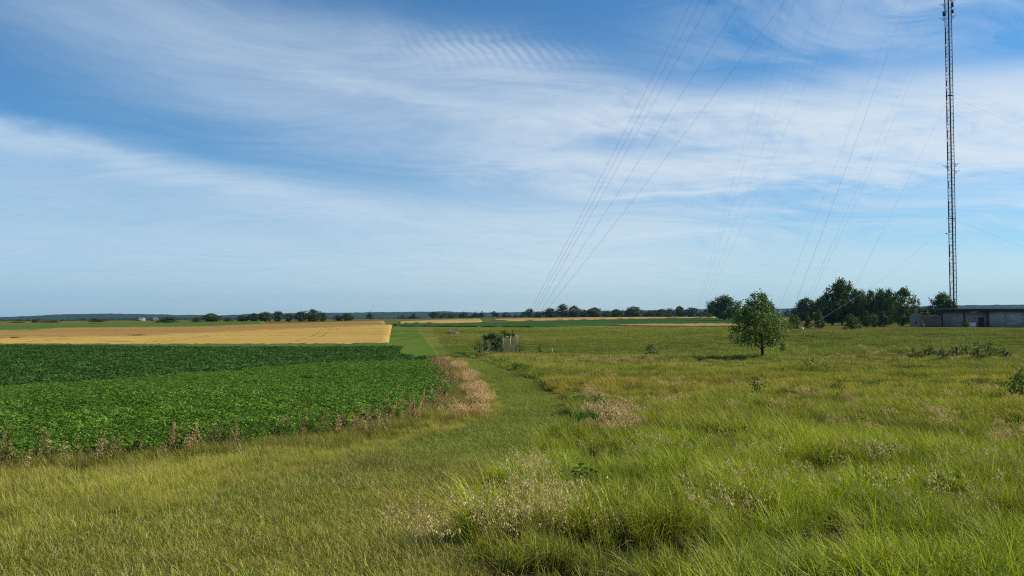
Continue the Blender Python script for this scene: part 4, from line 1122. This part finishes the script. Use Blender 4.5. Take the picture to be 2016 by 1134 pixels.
MB().box(.15, bay, .9, 12, -.6, Hb - .62).build('shaded_wall', M_block, lb)  # bay shade also put into the colour: darker block than the open wall
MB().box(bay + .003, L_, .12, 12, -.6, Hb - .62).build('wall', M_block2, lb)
MB().box(-.9, L_ + .8, -.55, 12.6, Hb - .62, Hb - .06).build('roof', M_fascia, lb)
MB().box(-.93, L_ + .83, -.58, 12.63, Hb - .06, Hb + .03).build('roof_edge', M_cap, lb)
for q in (.25, bay * .5, bay - .1):
    MB().box(q - .12, q + .12, -.1, .15, -.6, Hb - .62).build('post', M_fascia, lb)
dr = MB().box(bay * .78, bay * .78 + 1.0, .84, .897, -.3, 2.0).build('door', M_fascia, lb)
MB().box(bay * .78 + .82, bay * .78 + .9, .79, .838, .85, 1.0).build('handle', M_cap, dr)
MB().box(bay * .60, bay * .60 + 1.25, .2, .85, -.3, .95).build('utility_box', M_white, lb)
MB().box(bay * .60 - .05, bay * .60 + 1.3, .15, .88, .95, 1.02).build('utility_box_lid', M_block2, lb)
MB().tube([(bay + .9, .06, Hb - 2.0), (bay + 2.5, .06, Hb - 2.0)], .05, 6).build('pipe', M_white, lb)
MB().box(bay + 7.0, bay + 7.35, -.05, .118, Hb - 1.0, Hb - .75).build('wall_lamp', M_white, lb)
for k_ in range(5):
    MB().box(bay + 2.95 + k_ * 3.1, bay + 3.1 + k_ * 3.1, .04, .117, -.6, Hb - .623).build('pilaster', M_block, lb)
a, L_, rz = bldg(1793, 178, 1818, 177); g0 = hz(*a); hs = z_at(1805, 624, 178) - g0
sh = empty('shed', (a[0], a[1], g0), rz); tag(sh, 'small pale gabled shed between grove and long building', 'shed')
rdg = z_at(1805, 617, 178) - g0
MB().add([(0, 0, -.4), (L_, 0, -.4), (L_, 0, hs), (0, 0, hs), (L_ / 2, 0, rdg), (0, 3.4, -.4), (L_, 3.4, -.4), (L_, 3.4, hs), (0, 3.4, hs), (L_ / 2, 3.4, rdg)],
         [(0, 1, 2, 3), (6, 5, 8, 7), (1, 6, 7, 2), (5, 0, 3, 8)], [(3, 2, 4), (7, 8, 9)]).build('wall', plain('shed_siding', (.25, .26, .25), .8, var=.3), sh)
for sgn in (0, 1):
    xa, xb = (-.15, L_ / 2) if sgn == 0 else (L_ + .15, L_ / 2)
    za = hs - .1
    MB().add([(xa, -.2, za), (xb, -.2, rdg + .02), (xb, 3.6, rdg + .02), (xa, 3.6, za), (xa, -.2, za + .08), (xb, -.2, rdg + .1), (xb, 3.6, rdg + .1), (xa, 3.6, za + .08)],
             [(0, 1, 2, 3), (4, 7, 6, 5), (0, 4, 5, 1), (2, 6, 7, 3), (0, 3, 7, 4)]).build('roof', plain('shed_roof', (.27, .29, .30), .6, var=.2), sh)
MB().box(L_ * .36, L_ * .36 + .3, -.03, -.004, .55, 1.2).build('window', M_fascia, sh)
a, L_, rz = bldg(1820, 172, 1853, 171); g0 = hz(*a); hf = z_at(1836, 621.5, 172) - g0
fe = empty('board_fence', (a[0], a[1], g0), rz); tag(fe, 'weathered brown board fence joining the long building', 'fence')
M_board = plain('weathered_board', (.15, .125, .105), .9, var=.4, scale=2, stretch=(3, 3, .3))
nb = 24; bm_ = MB().box(0, L_ / nb - .012, 0, .03, -.4, hf - .12).mesh('board', M_board)
for k_ in range(nb): obj('board', bm_, fe, (k_ * L_ / nb, float(rng.uniform(0, .012)), 0))
MB().box(-.05, L_ + .02, -.05, .09, hf - .118, hf).build('cap_rail', plain('cap_rail', (.42, .37, .30), var=.2), fe)
a, L_, rz = bldg(1939, 140, 1999, 137); g0 = hz(*a); zp = z_at(1940, 650, 140) - g0
pr = empty('pipe_rail', (a[0], a[1], g0), rz); tag(pr, 'white pipe rail on low posts before the long building', 'rail')
MB().tube([(0, 0, zp), (L_, 0, zp + .2)], .055, 8).build('rail', M_white, pr)
for k_ in (0.1, .5, .9): MB().tube([(L_ * k_, .03, -.3), (L_ * k_, .03, zp + .2 * k_ - .056)], .04, 6).build('post', M_white, pr)
for px, py, d, w_, lab in ((273, 635.5, 520, 14, 'low pale grey farm roof on the far left horizon'), (301, 634.5, 540, 11, 'white farm building beside the dark bush far left')):
    a, L_, rz = bldg(px - w_ / 2, d, px + w_ / 2, d); g0 = hz(*a); hh = 1.5
    fb = empty('farm_building', (a[0], a[1], g0), rz); tag(fb, lab, 'farm building', 'far farm buildings')
    MB().box(0, L_, 0, 5, -.5, hh).build('wall', plain('farm_wall', (.26, .27, .27), .8, var=.2), fb)
    MB().add([(-.3, -.3, hh), (L_ + .3, -.3, hh), (L_ + .3, 5.3, hh), (-.3, 5.3, hh), (-.3, 2.5, hh + .7), (L_ + .3, 2.5, hh + .7)], [(0, 1, 5, 4), (2, 3, 4, 5), (0, 3, 2, 1)], [(0, 4, 3), (1, 2, 5)]).build('roof', plain('farm_roof', (.22, .23, .25), .8, var=.1), fb)

# ------------------------------------------------------------------ wire pen, vines, brush pile, stakes
M_galv = plain('galvanised_tube', (.33, .31, .26), .5, .4, var=.15)
M_wire = plain('galvanised_wire', (.13, .13, .115), .6, .2, var=.2)
PD = 88.0
pc, pl, prr = (np.array(at_depth(p, d)) for p, d in ((991.5, 88), (949, 89.5), (1017.5, 91)))
pb = pl + prr - pc; g0 = hz(*pc); ph = z_at(992, 659, 88) - g0
pen = empty('wire_pen', (pc[0], pc[1], g0)); tag(pen, 'abandoned chain link pen with pale tube frame, overgrown with vines', 'wire pen')
crn = [pl - pc, np.zeros(2), prr - pc, pb - pc]
posts = [np.array((*c, 0)) for c in crn] + [np.array((*((crn[0] + crn[1]) / 2), 0)), np.array((*((crn[1] + crn[2]) / 2), 0))]
for c in posts[:4]:
    MB().tube([c + (0, 0, -.4), c + (0, 0, ph)], .032, 8).build('post', M_galv, pen)
for c in posts[4:]:
    MB().tube([c + (0, 0, -.4), c + (0, 0, ph - .25)], .028, 6).build('post', M_galv, pen)
for p, q in ((0, 1), (1, 2), (2, 3), (3, 0)):
    A_, B_ = np.array((*crn[p], 0)), np.array((*crn[q], 0))
    for z_ in (ph - .22, .05):
        MB().tube([A_ + (0, 0, z_), B_ + (0, 0, z_)], .030, 6).build('rail', M_galv, pen)
    Lp = np.linalg.norm(B_ - A_); u_ = (B_ - A_) / Lp; w = MB(); st = .085; H_ = ph - .25
    for s_ in np.arange(-H_, Lp, st):
        for sg in (1, -1):
            t0_, t1_ = max(s_, 0), min(s_ + H_, Lp)
            if t1_ <= t0_: continue
            z0_, z1_ = t0_ - s_, t1_ - s_
            if sg < 0: z0_, z1_ = H_ - z0_, H_ - z1_
            w.tube([A_ + u_ * t0_ + (0, 0, z0_ + .02), A_ + u_ * t1_ + (0, 0, z1_ + .02)], .0045, 3, False)
    tag(w.build('wire_mesh', M_wire, pen), kind='stuff')
vn = empty('climbing_vine', (pc[0], pc[1], g0)); tag(vn, 'green vine climbing the posts and rails of the wire pen', 'vine')
vc = []
for px_, f0, f1, wd in ((956, .75, 1.0, .25), (964, .8, 1.02, .3), (972, .05, 1.04, .22), (979, .05, 1.05, .3), (985, .15, .8, .3), (957, .2, .6, .2), (961, .75, 1.0, .3), (968, .82, .98, .5), (990, .9, 1.18, .18), (1002, .92, 1.05, .3), (1010, .95, 1.12, .2)):
    for k_ in range(int(16 * (f1 - f0) + 5)):
        s_ = (px_ - 949) / (991.5 - 949); base = crn[0] * (1 - s_) if s_ < 1 else crn[2] * ((px_ - 991.5) / 26)
        vc.append((*(base + rng.normal(0, wd * .6, 2) * (1, .4)), ph * rng.uniform(f0, f1)))
vc = np.array(vc); n_ = 16; P = np.repeat(vc, n_, 0) + rng.normal(0, .11, (len(vc) * n_, 3)); nn = rng.normal(0, 1, P.shape); nn /= np.linalg.norm(nn, axis=1)[:, None]
d_ = np.cross(nn, rng.normal(0, 1, P.shape)); d_ /= np.linalg.norm(d_, axis=1)[:, None]; s_ = np.cross(nn, d_); l_ = .08
V = np.stack([P - d_ * l_, P + s_ * l_ * .7, P + d_ * l_, P - s_ * l_ * .7], 1).reshape(-1, 3)
obj('foliage', mesh('foliage', V, np.arange(len(V)).reshape(-1, 4), M_tree, col=np.repeat(np.array([.055, .095, .022]) * rng.uniform(.6, 1.4, (len(P), 1)), 4, 0)), vn)
b = MB()
for px_ in (972, 979, 986): 
    s_ = (px_ - 949) / 42.5; c_ = crn[0] * (1 - s_); b.tube([(*c_, 0), (c_[0] + .08, c_[1] - .06, ph * .5), (c_[0] - .05, c_[1] - .05, ph)], [.02, .016, .008], 5)
b.build('stem', M_bark, vn)
shrub(944, 0, 667, 22, 'bush', 'dark bush against the left end of the wire pen', 'bush', 'bushes by the wire pen', depth=88.6, leaf=.10, col=(.030, .055, .016), clumps=40)
shrub(1023, 0, 671, 20, 'bush', 'dark low bush at the right end of the wire pen', 'bush', 'bushes by the wire pen', depth=89.5, leaf=.10, col=(.035, .06, .018), clumps=30)
bx0, by0 = ground_at(890, 659); bp = MB()
for _ in range(140):
    a, r_ = rng.uniform(0, 6.283), 1.5 * math.sqrt(rng.uniform()); zc = max(.08, .85 * (1 - (r_ / 1.6) ** 2) * rng.uniform(.5, 1))
    c = np.array([r_ * math.cos(a), r_ * math.sin(a) * .8, zc]); d = rng.normal(0, 1, 3) * (1, 1, .35); d /= np.linalg.norm(d); l_ = rng.uniform(.3, .8)
    bp.tube([c - d * l_, c + d * l_ + (0, 0, -.05)], [.05, .03], 4)
tag(bp.build('brush_pile', plain('dead_branches', (.30, .27, .23), .9, var=.4), None, (bx0, by0, hz(bx0, by0) + .05)), 'grey heap of dead branches beside the mown strip', 'brush pile')
sx, sy = at_depth(1087, 80.0)
st_ = empty('stake', (sx, sy, hz(sx, sy))); tag(st_, 'small white stake in the meadow right of the wire pen', 'stake')
MB().box(-.03, .03, -.03, .03, -.2, .62).build('shaft', M_galv, st_); MB().add([(-.04, -.04, .62), (.04, -.04, .62), (.04, .04, .62), (-.04, .04, .62), (0, 0, .70)], [(3, 2, 1, 0)], [(0, 1, 4), (1, 2, 4), (2, 3, 4), (3, 0, 4)]).build('tip', M_white, st_)

# ------------------------------------------------------------------ haze
hm, nt, out = new_mat('haze_air')
pv = nt.nodes.new('ShaderNodeVolumePrincipled')
pv.inputs['Color'].default_value = (.34, .62, 1.0, 1)
pv.inputs['Density'].default_value = 4.4e-5
pv.inputs['Anisotropy'].default_value = .1
nt.links.new(pv.outputs[0], out.inputs['Volume'])
hb = MB().box(-9300, 9300, -9300, 9300, -28.5, 215).build('haze', hm)
tag(hb, kind='stuff')
